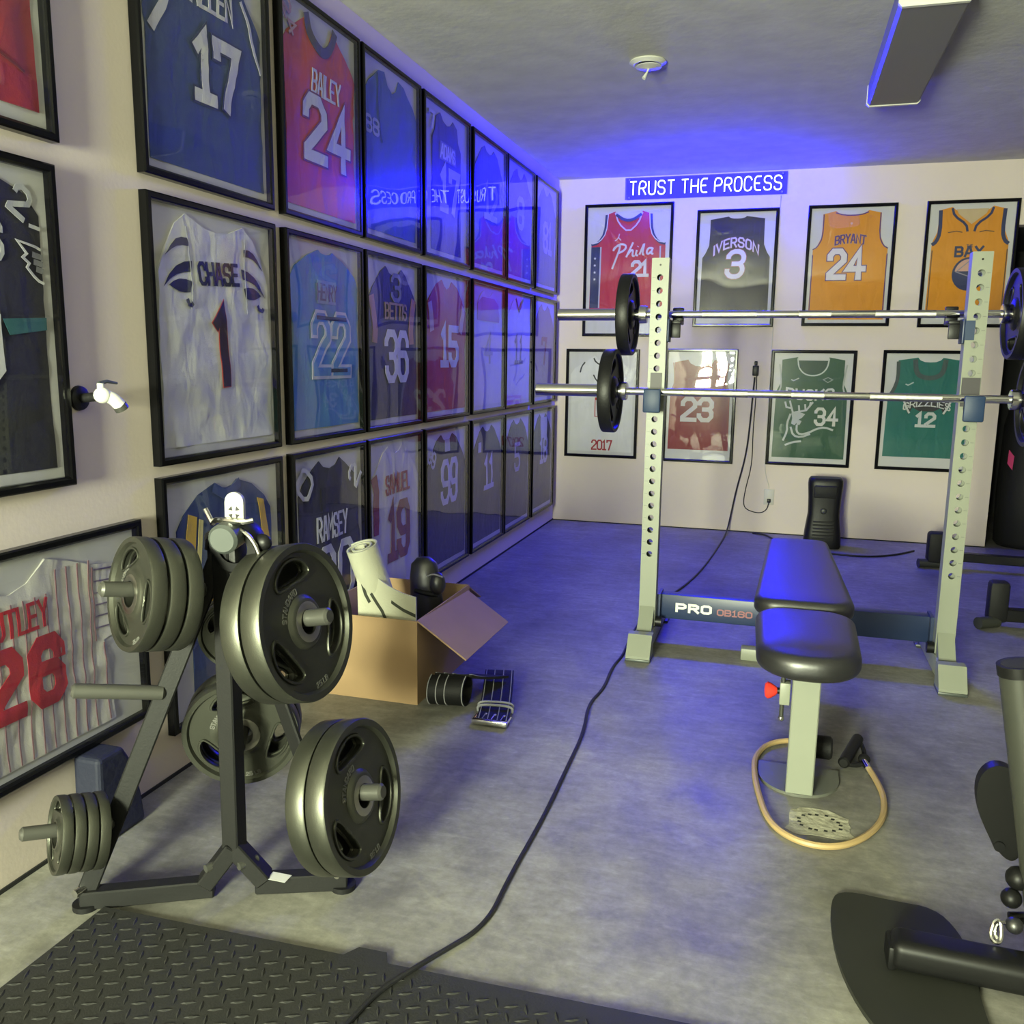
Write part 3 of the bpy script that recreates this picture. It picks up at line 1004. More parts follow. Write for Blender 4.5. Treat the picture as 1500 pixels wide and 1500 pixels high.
# wide frame with the pinstriped jersey
PIN = (0.66, 0.64, 0.62)
utop = [(-0.10, 0.84), (-0.02, 0.87), (0.035, 0.93), (0.062, 0.962), (0.16, 0.925), (0.268, 0.875), (0.43, 0.84), (0.425, 0.50), (0.315, 0.47), (0.335, 0.30), (0.345, 0.04), (-0.478, 0.04), (-0.478, 0.86), (-0.26, 0.962), (-0.235, 0.93), (-0.18, 0.87)]
UW, UH = 0.71, 0.535
pins = [[(u / 100, 0.045), (u / 100 + 0.005 * sin(u), 0.4), (u / 100 + 0.003, 0.90 if u > 5 or u < -26 else 0.80)] for u in range(-45, 27, 5)] + [[(0.315, 0.05), (0.312, 0.46)], [(0.272, 0.48), (0.268, 0.86)]]
slv = [[(0.275, 0.845 - 0.06 * i), (0.424, 0.825 - 0.058 * i)] for i in range(6)]
CR = (0.40, 0.014, 0.030)
jersey_frame('white pinstriped baseball jersey with red number 26, in the wide low frame', (0.001, 1.900 - UW / 2, 0.230), 'left', UW, UH, utop, PIN, [
    ('line', pins, 0.0035, (0.24, 0.13, 0.15), 'pinstripe'),
    ('line', slv, 0.0035, (0.16, 0.12, 0.22), 'sleeve_pinstripe'),
    ('text', 'UTLEY', -0.058, 0.715, 0.058, 0.146, 0.011, CR, 'name_lettering', {'gap': 1.6, 'rot': 0.02}),
    ('text', '26', -0.057, 0.44, 0.135, 0.195, 0.036, CR, 'number', {'gap': 2.6})],
    seed=205, amp=1.5, step=0.012, group=GL)

# ------------------------------------------------------------------ framed jerseys, back wall
GB = 'framed jerseys on the back wall'


def back(x0, x1, z0, z1, label, *a, **k):
    return jersey_frame(label, ((x0 + x1) / 2, YB - 0.001, z0), 'back', x1 - x0, z1 - z0, *a, group=GB, **k)


RD, NV = (0.46, 0.018, 0.045), (0.02, 0.03, 0.10)
script = [
    [(0.00, -0.55), (0.10, -0.1), (0.24, 0.55), (0.18, 0.62), (0.05, 0.52), (0.02, 0.36)],
    [(0.02, 0.40), (0.16, 0.66), (0.36, 0.66), (0.42, 0.50), (0.34, 0.32), (0.17, 0.22)],
    [(0.42, -0.02), (0.62, 0.70)], [(0.47, 0.12), (0.56, 0.32), (0.63, 0.30), (0.60, 0.02), (0.68, 0.0)],
    [(0.74, 0.30), (0.70, 0.04), (0.78, 0.02)], [(0.765, 0.45), (0.775, 0.48)],
    [(0.82, 0.05), (0.98, 0.70), (0.90, 0.05), (0.97, 0.02)],
    [(1.20, 0.32), (1.08, 0.34), (1.03, 0.12), (1.08, 0.02), (1.17, 0.15)], [(1.22, 0.34), (1.16, 0.06), (1.24, 0.02)]]
phl = [[(-0.185 + 0.40 * x, 0.60 + 0.155 * y + 0.02 * x) for x, y in s] for s in script]
star = lambda cu, cv: [(cu + (0.018 if i % 2 == 0 else 0.008) * sin(i * pi / 5), cv + (0.0125 if i % 2 == 0 else 0.0055) * cos(i * pi / 5)) for i in range(10)]
back(0.195, 0.815, 1.356, 2.262, 'red basketball jersey with white script lettering, 21 and starred navy side panel', tank(nd=0.07, neck=0.165, sh=0.275, arm=0.70, body=0.455, bot=0.20, top=0.965), RD, [
    ('poly', [[(-0.455, 0.205), (-0.345, 0.205), (-0.335, 0.69), (-0.45, 0.69)]], NV, 'side_panel'),
    ('poly', [star(-0.40, 0.60 - 0.055 * i) for i in range(4)], WHT, 'star'),
    ('line', [[(-0.34, 0.205), (-0.33, 0.69)], [(0.40, 0.205), (0.39, 0.69)]], 0.010, (0.42, 0.42, 0.52), 'side_trim'),
    ('line', [[(-0.45, 0.705), (-0.36, 0.72), (-0.285, 0.80), (-0.27, 0.94)], [(0.45, 0.705), (0.36, 0.72), (0.285, 0.80), (0.27, 0.94)]], 0.016, NV, 'armhole_trim', 1),
    ('line', [[(-0.44, 0.715), (-0.345, 0.73), (-0.268, 0.80), (-0.25, 0.945)], [(0.44, 0.715), (0.345, 0.73), (0.268, 0.80), (0.25, 0.945)]], 0.006, WHT, 'armhole_piping', 1),
    ('line', [[(-0.165, 0.955), (-0.12, 0.87), (0, 0.80), (0.12, 0.87), (0.165, 0.955)]], 0.009, (0.55, 0.5, 0.6), 'collar_piping', 1),
    ('line', [[(-0.155, 0.94), (-0.05, 0.895), (0.05, 0.895), (0.155, 0.94)]], 0.020, NV, 'collar', 1),
    ('line', [[(-0.135, 0.745), (-0.115, 0.765), (-0.105, 0.79)], [(-0.135, 0.745), (-0.16, 0.735)], [(-0.118, 0.762), (-0.085, 0.738)]], 0.007, (0.6, 0.45, 0.5), 'small_emblem'),
    ('line', phl, 0.013, (0.60, 0.56, 0.60), 'script_lettering', 2),
    ('text', '21', 0.155, 0.515, 0.092, 0.105, 0.022, (0.60, 0.56, 0.60), 'number', {'gap': 1.1})], seed=301, amp=1.0)
back(0.974, 1.510, 1.424, 2.200, 'black basketball jersey with arched white name and large 3', tank(nd=0.02, neck=0.12, sh=0.36, arm=0.60, body=0.455, bot=0.05, top=0.965, cut=0.0), (0.010, 0.009, 0.013), [
    ('text', 'IVERSON', 0.0, 0.735, 0.058, 0.29, 0.010, (0.56, 0.50, 0.54), 'name_lettering', {'arc': 0.052, 'outline': (0.20, 0.05, 0.07), 'ow': 0.005, 'gap': 1.8}),
    ('text', '3', 0.0, 0.54, 0.165, 0.10, 0.030, (0.60, 0.58, 0.60), 'number', {'outline': (0.24, 0.05, 0.07), 'ow': 0.008, 'smooth': 1, 'slant': 0.08})], seed=302, amp=0.6)
GO, PU = (0.66, 0.26, 0.008), (0.09, 0.03, 0.15)
back(1.693, 2.238, 1.430, 2.205, 'orange gold basketball jersey with purple edged white 24', tank(nd=0.035, neck=0.20, sh=0.355, arm=0.64, body=0.462, bot=0.03, top=0.975), GO, [
    ('line', [[(-0.46, 0.645), (-0.40, 0.67), (-0.345, 0.75), (-0.345, 0.95)], [(0.46, 0.645), (0.40, 0.67), (0.345, 0.75), (0.345, 0.95)], [(-0.455, 0.04), (-0.455, 0.6)], [(0.455, 0.04), (0.455, 0.6)], [(-0.2, 0.96), (-0.1, 0.935), (0.1, 0.935), (0.2, 0.96)]], 0.007, PU, 'purple_piping', 1),
    ('text', 'BRYANT', 0.0, 0.735, 0.052, 0.185, 0.010, PU, 'name_lettering', {'arc': 0.012, 'outline': (0.5, 0.3, 0.16), 'ow': 0.004}),
    ('poly', [[(0.0 + 0.015 * cos(a * pi / 4), 0.865 + 0.011 * sin(a * pi / 4)) for a in range(8)]], (0.70, 0.45, 0.25), 'collar_emblem'),
    ('text', '24', -0.03, 0.515, 0.165, 0.205, 0.036, (0.64, 0.60, 0.60), 'number', {'outline': PU, 'ow': 0.012, 'gap': 1.4})], seed=303, amp=0.5)
circ = lambda r, a0, a1, n: [(r * cos(a0 + (a1 - a0) * i / n), r * 0.70 * sin(a0 + (a1 - a0) * i / n)) for i in range(n + 1)]
off = lambda P, cu, cv: [(cu + u, cv + v) for u, v in P]
back(2.409, 2.941, 1.423, 2.207, 'orange gold basketball jersey with navy armholes, split collar and round emblem', tank(nd=0.045, neck=0.24, sh=0.39, arm=0.66, body=0.455, bot=0.10, top=0.975), GO, [
    ('line', [[(-0.45, 0.665), (-0.40, 0.69), (-0.365, 0.76), (-0.375, 0.95)], [(0.45, 0.665), (0.40, 0.69), (0.365, 0.76), (0.375, 0.95)]], 0.022, NV, 'armhole_trim', 1),
    ('line', [[(-0.24, 0.965), (-0.21, 0.90), (-0.06, 0.83), (-0.04, 0.77)], [(0.24, 0.965), (0.21, 0.90), (0.06, 0.83), (0.04, 0.77)]], 0.014, NV, 'collar', 1),
    ('poly', [[(-0.19, 0.955), (0.19, 0.955), (0.16, 0.915), (0.0, 0.83), (-0.16, 0.915)]], (0.55, 0.42, 0.24), 'collar_lining'),
    ('line', [[(-0.27, 0.765), (-0.17, 0.775), (-0.10, 0.765)], [(0.10, 0.765), (0.17, 0.775), (0.27, 0.765)], [(-0.44, 0.12), (-0.44, 0.62)], [(0.44, 0.12), (0.44, 0.62)]], 0.006, (0.12, 0.06, 0.03), 'seam'),
    ('text', 'THE', 0.0, 0.652, 0.014, 0.034, 0.004, NV, 'small_lettering'),
    ('text', 'BAY', 0.0, 0.605, 0.055, 0.155, 0.014, NV, 'chest_lettering', {'gap': 1.7}),
    ('poly', [off(circ(0.20, 0, 2 * pi, 28)[:-1], 0.02, 0.42)], NV, 'round_emblem'),
    ('poly', [off(circ(0.17, 0.15, pi - 0.15, 14), 0.02, 0.425)], (0.58, 0.34, 0.26), 'emblem_sky'),
    ('line', [[(-0.14, 0.44), (0.02, 0.40), (0.18, 0.44)], [(0.02, 0.40), (0.02, 0.53)], [(0.02, 0.53), (-0.12, 0.445)], [(0.02, 0.53), (0.16, 0.445)]], 0.006, (0.25, 0.23, 0.30), 'emblem_bridge')], seed=304, amp=0.7)
back(0.083, 0.616, 0.487, 1.267, 'white shirt with red block and red year lettering at the hem', tee(bot=0.03), (0.66, 0.66, 0.65), [
    ('line', [[(-0.13, 0.94), (-0.10, 0.90), (0.02, 0.86), (0.10, 0.85)], [(-0.02, 0.88), (0.0, 0.78), (0.06, 0.70)], [(-0.13, 0.78), (-0.09, 0.73), (0.02, 0.66)], [(-0.33, 0.80), (-0.31, 0.86), (-0.26, 0.90)]], 0.010, (0.03, 0.03, 0.035), 'ink_drawing', 1),
    ('poly', [[(-0.10, 0.37), (0.16, 0.37), (0.16, 0.56), (-0.10, 0.56)]], (0.40, 0.03, 0.03), 'red_block'),
    ('text', 'P', -0.02, 0.455, 0.10, 0.05, 0.016, (0.62, 0.60, 0.60), 'block_lettering'),
    ('line', [[(0.03, 0.54), (0.15, 0.52)], [(0.03, 0.47), (0.15, 0.46)]], 0.014, (0.62, 0.60, 0.60), 'block_stroke'),
    ('text', '2017', 0.02, 0.095, 0.066, 0.145, 0.022, (0.34, 0.02, 0.03), 'year_lettering', {'gap': 1.2})], seed=305, amp=1.4)
MR = (0.21, 0.012, 0.020)
back(0.800, 1.293, 0.481, 1.273, 'maroon basketball jersey with white 23 behind the left upright', tank(nd=0.06, neck=0.20, sh=0.40, arm=0.60, body=0.46, bot=0.09, top=0.93), MR, [
    ('line', [[(-0.45, 0.61), (-0.40, 0.68), (-0.40, 0.80), (-0.42, 0.90)], [(0.45, 0.61), (0.40, 0.68), (0.40, 0.80), (0.42, 0.90)]], 0.008, (0.3, 0.12, 0.08), 'armhole_trim', 1),
    ('text', '23', -0.03, 0.47, 0.145, 0.20, 0.030, (0.62, 0.58, 0.54), 'number', {'gap': 1.4})], seed=306, amp=1.6)
GR = (0.025, 0.085, 0.048)
back(1.516, 2.060, 0.489, 1.272, 'dark green basketball jersey with white stag drawing and 34', tank(nd=0.15, neck=0.20, sh=0.40, arm=0.62, body=0.462, bot=0.045, top=0.965), GR, [
    ('line', [[(-0.20, 0.955), (-0.18, 0.86), (-0.08, 0.80), (0.08, 0.80), (0.18, 0.86), (0.20, 0.955)]], 0.009, (0.5, 0.55, 0.5), 'collar', 2),
    ('poly', [[(-0.19, 0.935), (0.19, 0.935), (0.17, 0.87), (0.08, 0.815), (-0.08, 0.815), (-0.17, 0.87)]], (0.03, 0.07, 0.05), 'collar_lining'),
    ('line', [[(0.45, 0.63), (0.40, 0.67), (0.40, 0.76), (0.43, 0.90)], [(-0.45, 0.63), (-0.40, 0.67), (-0.40, 0.76), (-0.43, 0.90)]], 0.010, (0.40, 0.42, 0.40), 'armhole_trim', 1),
    ('line', [[(-0.27, 0.762), (-0.24, 0.752), (-0.17, 0.775)]], 0.008, (0.42, 0.46, 0.42), 'chest_tick'),
    ('line', [[(0.14, 0.765), (0.20, 0.785), (0.26, 0.765), (0.20, 0.74), (0.14, 0.765)]], 0.006, (0.25, 0.30, 0.27), 'chest_badge'),
    ('text', 'BUCKS', -0.02, 0.625, 0.062, 0.30, 0.014, (0.58, 0.60, 0.56), 'chest_lettering', {'arc': -0.012}),
    ('line', [[(-0.22, 0.46), (-0.24, 0.50), (-0.27, 0.57)], [(-0.24, 0.50), (-0.31, 0.51), (-0.33, 0.56)], [(-0.22, 0.46), (-0.05, 0.485), (0.03, 0.56)], [(-0.14, 0.475), (-0.15, 0.53)], [(-0.06, 0.485), (-0.07, 0.54)], [(-0.01, 0.515), (0.0, 0.56)]], 0.012, (0.48, 0.50, 0.50), 'antler'),
    ('poly', [[(-0.24, 0.46), (-0.13, 0.465), (-0.06, 0.45), (-0.10, 0.415), (-0.135, 0.40), (-0.19, 0.345), (-0.235, 0.36), (-0.225, 0.41)], [(-0.17, 0.375), (-0.135, 0.395), (-0.10, 0.385), (-0.125, 0.35), (-0.16, 0.35)]], (0.44, 0.47, 0.46), 'stag_head'),
    ('line', [[(-0.25, 0.45), (-0.29, 0.36), (-0.28, 0.29), (-0.33, 0.20)], [(-0.16, 0.35), (-0.16, 0.29), (-0.11, 0.26), (0.0, 0.28), (0.10, 0.32), (0.20, 0.335), (0.31, 0.31)], [(-0.24, 0.33), (-0.20, 0.25), (-0.10, 0.235), (0.02, 0.27)], [(-0.30, 0.16), (-0.20, 0.19), (-0.09, 0.20)]], 0.013, (0.46, 0.49, 0.48), 'stag_outline', 1),
    ('text', '34', 0.21, 0.43, 0.105, 0.135, 0.020, (0.60, 0.60, 0.55), 'number', {'gap': 1.6})], seed=307, amp=1.3)
TE = (0.010, 0.135, 0.115)
back(2.222, 2.800, 0.490, 1.277, 'teal basketball jersey with arched chest lettering and small 12', tank(nd=0.04, neck=0.14, sh=0.36, arm=0.60, body=0.455, bot=0.09, top=0.965), TE, [
    ('line', [[(-0.17, 0.95), (-0.15, 0.83), (-0.06, 0.79), (0.06, 0.79), (0.15, 0.83), (0.17, 0.95)]], 0.030, (0.055, 0.085, 0.085), 'collar', 2),
    ('line', [[(-0.45, 0.61), (-0.39, 0.68), (-0.35, 0.78), (-0.36, 0.93)], [(0.45, 0.61), (0.39, 0.68), (0.35, 0.78), (0.36, 0.93)]], 0.022, (0.055, 0.075, 0.075), 'armhole_trim', 1),
    ('line', [[(-0.26, 0.735), (-0.23, 0.725), (-0.17, 0.75)]], 0.008, (0.42, 0.5, 0.48), 'chest_tick'),
    ('poly', [[(-0.28, 0.60), (-0.2, 0.63), (0.2, 0.63), (0.28, 0.60), (0.24, 0.52), (0.20, 0.47), (0.16, 0.53), (0.08, 0.50), (-0.08, 0.50), (-0.16, 0.53), (-0.20, 0.47), (-0.24, 0.52)]], (0.035, 0.035, 0.04), 'emblem_shadow'),
    ('text', 'GRIZZLIES', 0.0, 0.575, 0.040, 0.28, 0.007, (0.58, 0.60, 0.58), 'chest_lettering', {'arc': 0.03}),
    ('line', [[(-0.27, 0.60), (-0.23, 0.53), (-0.19, 0.48)], [(0.27, 0.60), (0.23, 0.53), (0.19, 0.48)]], 0.012, (0.58, 0.60, 0.58), 'emblem_claw'),
    ('text', '12', 0.0, 0.425, 0.080, 0.105, 0.020, (0.54, 0.57, 0.56), 'number', {'gap': 1.6})], seed=308, amp=0.8)

# ------------------------------------------------------------------ neon sign
SX0, SX1, SZ0, SZ1, SY = 0.507, 1.518, 2.302, 2.402, YB - 0.055
sg = thing('neon_sign', 'glowing blue white neon words mounted high on the back wall', 'neon sign', ((SX0 + SX1) / 2, YB, SZ0))
for g_ in layout('TRUST THE PROCESS', SZ1 - SZ0 - 0.012, SX1 - SX0 - 0.012, 1.7, 2):
    mb = MB()
    for st in g_:
        closed = st[0] == st[-1]
        mb.tube([((SX0 + SX1) / 2 + x, SY, (SZ0 + SZ1) / 2 + z + 0.000) for x, z in (st[:-1] if closed else st)], 0.0050, 6, closed)
    mb.obj('letter', M_NEON, sg)
MB().box(SX0 - .03, SX1 + .03, SY + 0.010, SY + 0.014, SZ0 - .022, SZ1 + .022).obj('glow_tint_panel', M_TINT, sg, smooth=0)  # added panel, its tint deepens the blue glow round the letters
for x in (SX0, SX1):
    for z in (SZ0 - .008, SZ1 + .008):
        MB().cyl((x, SY + 0.008, z), (x, YB, z), 0.006, 10).obj('standoff', M_CHROME, sg)
MB().tube(smoothpts([(1.5125, SY + .02, SZ0 - 0.03), (1.5128, YB - .004, 2.22), (1.5128, YB - .004, 1.6), (1.5128, YB - .004, 0.6), (1.5128, YB - .004, 0.45), (1.545, YB - .006, 0.35), (1.552, YB - .012, 0.322)], 2), 0.0022, 6).obj('sign_cable', M_CORDW)
tag(bpy.context.scene.objects['sign_cable'], 'thin pale cord running down the back wall from the neon sign', 'cord')

# ------------------------------------------------------------------ weight plates
def arc_text(mb, text, R, hh, a_mid, wt, z, flip=1):
    lay = layout(text, hh, None, 1.6)
    for g_ in lay:
        for st in g_:
            def f(x, y, h):
                a = a_mid - x / R * flip
                rr_ = R + y * flip
                return (rr_ * cos(a), rr_ * sin(a), z + h)
            strip_mesh(mb, strip(st, wt, 0.02), f, 0.0012, 0.0018)


def make_plate(R, Tk, label, group, m=None, text=True, hub=0.052, mi=0.66, holes=True):
    """olympic grip plate, axis along local Z, printed face up"""
    m = m or M_PLATE
    t = thing('weight_plate', label, 'weight plate', (0, 0, 0), group)
    N = 120
    bore = 0.0265
    hub = min(hub, R * 0.42)
    zt, zw, zh = Tk / 2, Tk * 0.24, Tk * 0.46
    vs, fs = [], []
    cen = [pi / 2, pi / 2 + 2 * pi / 3, pi / 2 + 4 * pi / 3]
    hw = radians(33)

    def radii(th):
        best = min((abs((th - c + pi) % (2 * pi) - pi), c) for c in cen)[0]
        e = max(0.0, 1 - (best / hw) ** 2) ** 0.6 if holes else 0
        return R * mi - R * 0.15 * e, R * mi + R * 0.155 * e, e
    rows = []
    for i in range(N):
        th = 2 * pi * i / N
        ri, ro, e = radii(th)
        prof = [(bore, zh), (hub * 0.9, zh), (hub, zh - 0.003), (hub + 0.006, zw), ((hub + ri) / 2 + 0.002, zw), (ri, zw), (ro, zw), ((ro + R * 0.86) / 2, zw), (R * 0.875, zw), (R * 0.905, zt * 0.97), (R * 0.985, zt), (R, zt - 0.004)]
        k = len(prof)
        row = []
        for sgn in (1, -1):
            for r_, z_ in prof:
                row.append(len(vs))
                vs.append((r_ * cos(th), r_ * sin(th), sgn * z_))
        rows.append((row, e))
    for i in range(N):
        (a, e1), (b, e2) = rows[i], rows[(i + 1) % N]
        hole = e1 > 0 or e2 > 0
        for s_ in (0, k):
            for q in range(k - 1):
                if q == 5 and hole:
                    continue
                f_ = (a[s_ + q], b[s_ + q], b[s_ + q + 1], a[s_ + q + 1])
                fs.append(f_ if s_ == 0 else f_[::-1])
        fs.append((a[k - 1], b[k - 1], b[2 * k - 1], a[2 * k - 1]))
        fs.append((a[0], a[k], b[k], b[0]))
        if hole:
            fs.append((a[5], a[k + 5], b[k + 5], b[5]))
            fs.append((a[6], b[6], b[k + 6], a[k + 6]))
    MB().add(vs, fs).obj('plate_body', m, t, True, 40)
    if holes:
        for c in cen:
            lp = []
            n = 18
            for j in range(-n, n + 1):
                ri, ro, e = radii(c + hw * 0.995 * j / n)
                lp.append((ri * cos(c + hw * j / n), ri * sin(c + hw * j / n)))
            for j in range(n, -n - 1, -1):
                ri, ro, e = radii(c + hw * 0.995 * j / n)
                lp.append((ro * cos(c + hw * j / n), ro * sin(c + hw * j / n)))
            mb = MB()
            for z_ in (zw, -zw):
                mb.tube([(x, y, z_) for x, y in lp], R * 0.026, 6, True)
            mb.obj('grip_rim', m, t, True, 60)
    MB().lathe([(bore, zh - 0.002), (bore, zh + 0.001), (hub * 0.78, zh + 0.001), (hub * 0.86, zh - 0.001)], 32, None, False).obj('hub_ring', M_HUB, t, True)
    if text:
        mb = MB()
        arc_text(mb, 'STANDARD', hub + R * 0.10, R * 0.07, radians(125), 0.0022, zw)
        mb.obj('raised_lettering', M_LETTER, t, True, 0)
        mb = MB()
        arc_text(mb, '25 LB', R * 0.83, R * 0.065, -pi / 2 + 0.0, 0.0022, zw, -1)
        mb.obj('weight_marking', M_LETTER, t, True, 0)
    return t


def aim(o, c, d, spin=0.0):
    q = Vector(d).normalized().to_track_quat('Z', 'Y') @ Matrix.Rotation(spin, 3, 'Z').to_quaternion()
    o.rotation_mode = 'QUATERNION'
    o.rotation_quaternion = q
    o.location = c


# ------------------------------------------------------------------ plate tree
PT, LF, RF = Vector((0.497, 1.575, 0.80)), Vector((0.215, 1.425, 0.03)), Vector((0.712, 1.660, 0.03))


def strut_at(F, z):
    return PT + (F - PT) * ((PT.z - z) / (PT.z - F.z))


tree = thing('plate_tree', 'black steel weight plate tree on the floor in front of the left wall', 'plate rack', (PT.x, PT.y, 0))
base_c = Vector((0.492, 1.570, 0.0))


def flat_bar(a, b, wd, th, up=(0, 0, 1), bev=0.003):
    a, b = Vector(a), Vector(b)
    d = b - a
    x = d.normalized()
    z = Vector(up)
    y = z.cross(x).normalized()
    z = x.cross(y)
    mtx = Matrix(((x.x, y.x, z.x, a.x), (x.y, y.y, z.y, a.y), (x.z, y.z, z.z, a.z), (0, 0, 0, 1)))
    return MB().box(0, d.length, -wd / 2, wd / 2, -th / 2, th / 2, bev, 1, mtx)


flat_bar((0.492, 1.572, 0.085), (PT.x, PT.y, 0.80), 0.040, 0.040, (0, 1, 0)).obj('post', M_TREE, tree)
for F, n in ((LF, 'left'), (RF, 'right')):
    top = PT + (F - PT) * 0.03
    flat_bar(top, (F.x, F.y, 0.03), 0.040, 0.012, (0.44, -0.9, 0) if F is LF else (-0.3, -0.95, 0)).obj('strut', M_TREE, tree)
    d = (Vector((F.x, F.y, 0.0)) - base_c)
    d.z = 0
    dn = d.normalized()
    p1 = base_c + dn * 0.045
    b_ = flat_bar(p1 + Vector((0, 0, 0.022)), Vector((F.x, F.y, 0.022)) + dn * 0.01, 0.036, 0.040).obj('base_bar', M_TREE, tree)
    k = flat_bar(base_c + Vector((0, 0, 0.115)), p1 + dn * 0.02 + Vector((0, 0, 0.03)), 0.046, 0.036).obj('hub_bracket', M_TREE, tree)
    MB().cyl(base_c + dn * 0.035 + Vector((-0.01, -0.032, 0.078)), base_c + dn * 0.035 + Vector((0.01, 0.01, 0.078)), 0.009, 12).obj('bolt', M_PEG, k)
    MB().cyl((F.x - 0.004, F.y - 0.026, 0.045), (F.x, F.y, 0.045), 0.009, 12).obj('bolt', M_CHROME, b_)
    MB().cyl((F.x, F.y, 0), (F.x, F.y, 0.012), 0.028, 16).obj('rubber_foot', M_RUBBER, b_)
MB().box(0.565, 0.612, 1.578, 1.608, 0.0421, 0.0425).xf(Matrix.Translation((0, 0, 0))).obj('sticker', M_WHITE, tree, smooth=0)
PEGS = {}
for name, F, z, ang, tilt, L, r in (('tl', LF, 0.700, 240, 10, 0.215, 0.0155), ('ml', LF, 0.478, 222, 10, 0.180, 0.0155), ('ll', LF, 0.190, 233, 10, 0.180, 0.0145),
                                    ('tr', RF, 0.625, -4, 11, 0.195, 0.018), ('br', RF, 0.232, -2, 11, 0.175, 0.018),
                                    ('bt', None, 0.570, 116, 8, 0.20, 0.018), ('bb', None, 0.335, 116, 8, 0.20, 0.018)):
    b_ = strut_at(F, z) if F else Vector((0.496, 1.59, z))
    d = Vector((cos(radians(ang)) * cos(radians(tilt)), sin(radians(ang)) * cos(radians(tilt)), sin(radians(tilt))))
    PEGS[name] = (b_, d)
    MB().cyl(b_, b_ + d * L, r, 20, None, True, 0.005).obj('peg', M_PEG, tree)


def hang(plate, peg, s, spin, drop, flip=False):
    b_, d = PEGS[peg]
    aim(plate, b_ + d * s + Vector((0, 0, -drop)), (-d if flip else d), spin)


GT = 'weight plates on the plate tree'
big = make_plate(0.165, 0.044, 'big grip plate high on the right of the plate tree, outer one', GT)
hang(big, 'tr', 0.122, 0.15, 0.008)
b2 = copy_tree(big)
b2['label'] = 'big grip plate high on the right of the plate tree, inner one'
hang(b2, 'tr', 0.072, 0.5, 0.008)
b3 = copy_tree(big)
b3['label'] = 'big grip plate low on the right of the plate tree, outer one'
hang(b3, 'br', 0.108, 0.1, 0.008)
b4 = copy_tree(big)
b4['label'] = 'big grip plate low on the right of the plate tree, inner one'
hang(b4, 'br', 0.060, 0.12, 0.008)
md = make_plate(0.115, 0.030, 'mid grey plate high on the left of the plate tree, outermost of three', GT)
hang(md, 'tl', 0.145, 0.5, 0.010)
for i, (s_, nm) in enumerate(((0.108, 'middle of three'), (0.072, 'innermost of three'))):
    c = copy_tree(md)
    c['label'] = 'mid grey plate high on the left of the plate tree, ' + nm
    hang(c, 'tl', s_, 0.5 + 0.9 * (i + 1), 0.010)
sm = make_plate(0.080, 0.020, 'small plate low on the left of the plate tree, outermost of four', GT, None, False, 0.040, 0.72, True)
hang(sm, 'll', 0.106, 0.3, 0.011)
for i, nm in enumerate(('second from the outside', 'third from the outside', 'innermost of four')):
    c = copy_tree(sm)
    c['label'] = 'small plate low on the left of the plate tree, ' + nm
    hang(c, 'll', 0.082 - 0.024 * i, 0.3 + 0.5 * i, 0.011)
rb = make_plate(0.130, 0.036, 'face on grip plate behind the post of the plate tree, lower one', GT)
hang(rb, 'bb', 0.085, 0.2, 0.008, True)
rc = copy_tree(rb)
rc['label'] = 'face on grip plate behind the post of the plate tree, hidden behind the lower one'
hang(rc, 'bb', 0.132, 0.4, 0.008, True)
rs = make_plate(0.085, 0.024, 'smaller face on plate behind the post of the plate tree, upper one', GT, None, False, 0.042)
hang(rs, 'bt', 0.080, 0.9, 0.008, True)
rs2 = copy_tree(rs)
rs2['label'] = 'smaller plate behind the upper face on one on the plate tree'
hang(rs2, 'bt', 0.112, 0.4, 0.008, True)

# collars on top of the tree
top_z = 0.80
MB().cyl((0.524, 1.60, 0.831), (0.540, 1.505, 0.821), 0.031, 24, None, True, 0.006).obj('end_cap', M_SILVER, tree)
MB().box(0.462, 0.532, 1.560, 1.606, 0.70, 0.806, 0.006).obj('top_bracket', M_TREE, tree)
col = thing('bar_collar', 'black clamp collar with white lever tab resting on top of the plate tree', 'bar collar', (0.498, 1.56, 0.85))
q = Vector((0.08, -0.99, -0.05)).to_track_quat('Z', 'Y').to_matrix().to_4x4()
q.translation = Vector((0.497, 1.575, 0.832))
MB().lathe([(0.033, -0.02), (0.052, -0.02), (0.056, -0.014), (0.056, 0.022), (0.052, 0.028), (0.033, 0.028)], 28, q, False).obj('collar_body', M_BLACK, col)
for sx in (-1, 1):
    MB().ball((0.497 + sx * 0.058, 1.57, 0.842), 0.018, 14, (1.2, 0.8, 1.0)).obj('pivot_lobe', M_BLACK, col)
MB().tube(smoothpts([(0.432, 1.555, 0.822), (0.440, 1.548, 0.845), (0.465, 1.54, 0.872), (0.497, 1.538, 0.877), (0.53, 1.54, 0.872), (0.553, 1.548, 0.845), (0.566, 1.552, 0.795)], 2), 0.0045, 8).obj('chrome_arm', M_CHROME, col)
MB().tube(smoothpts([(0.455, 1.545, 0.880), (0.470, 1.535, 0.890), (0.50, 1.53, 0.891), (0.535, 1.535, 0.888), (0.552, 1.545, 0.892)], 2), 0.006, 8).obj('spring_bow', M_CHROME, col)
MB().tube([(0.458, 1.54, 0.884), (0.447, 1.535, 0.912)], 0.005, 8).obj('spring_end', M_CHROME, col)
tab = [(-0.020, 0.0), (0.020, 0.0), (0.020, 0.045)] + [(0.020 * cos(a * pi / 8), 0.045 + 0.020 * sin(a * pi / 8)) for a in range(1, 8)] + [(-0.020, 0.045)]
tm = Matrix.Translation((0.508, 1.548, 0.882)) @ Matrix.Rotation(radians(88), 4, 'X') @ Matrix.Rotation(radians(8), 4, 'Y')
lv = MB().prism(tab, -0.005, 0.005, tm).obj('lever_tab', mat('ivory_plastic', (0.46, 0.46, 0.38), 0.5), col)
mk = MB()
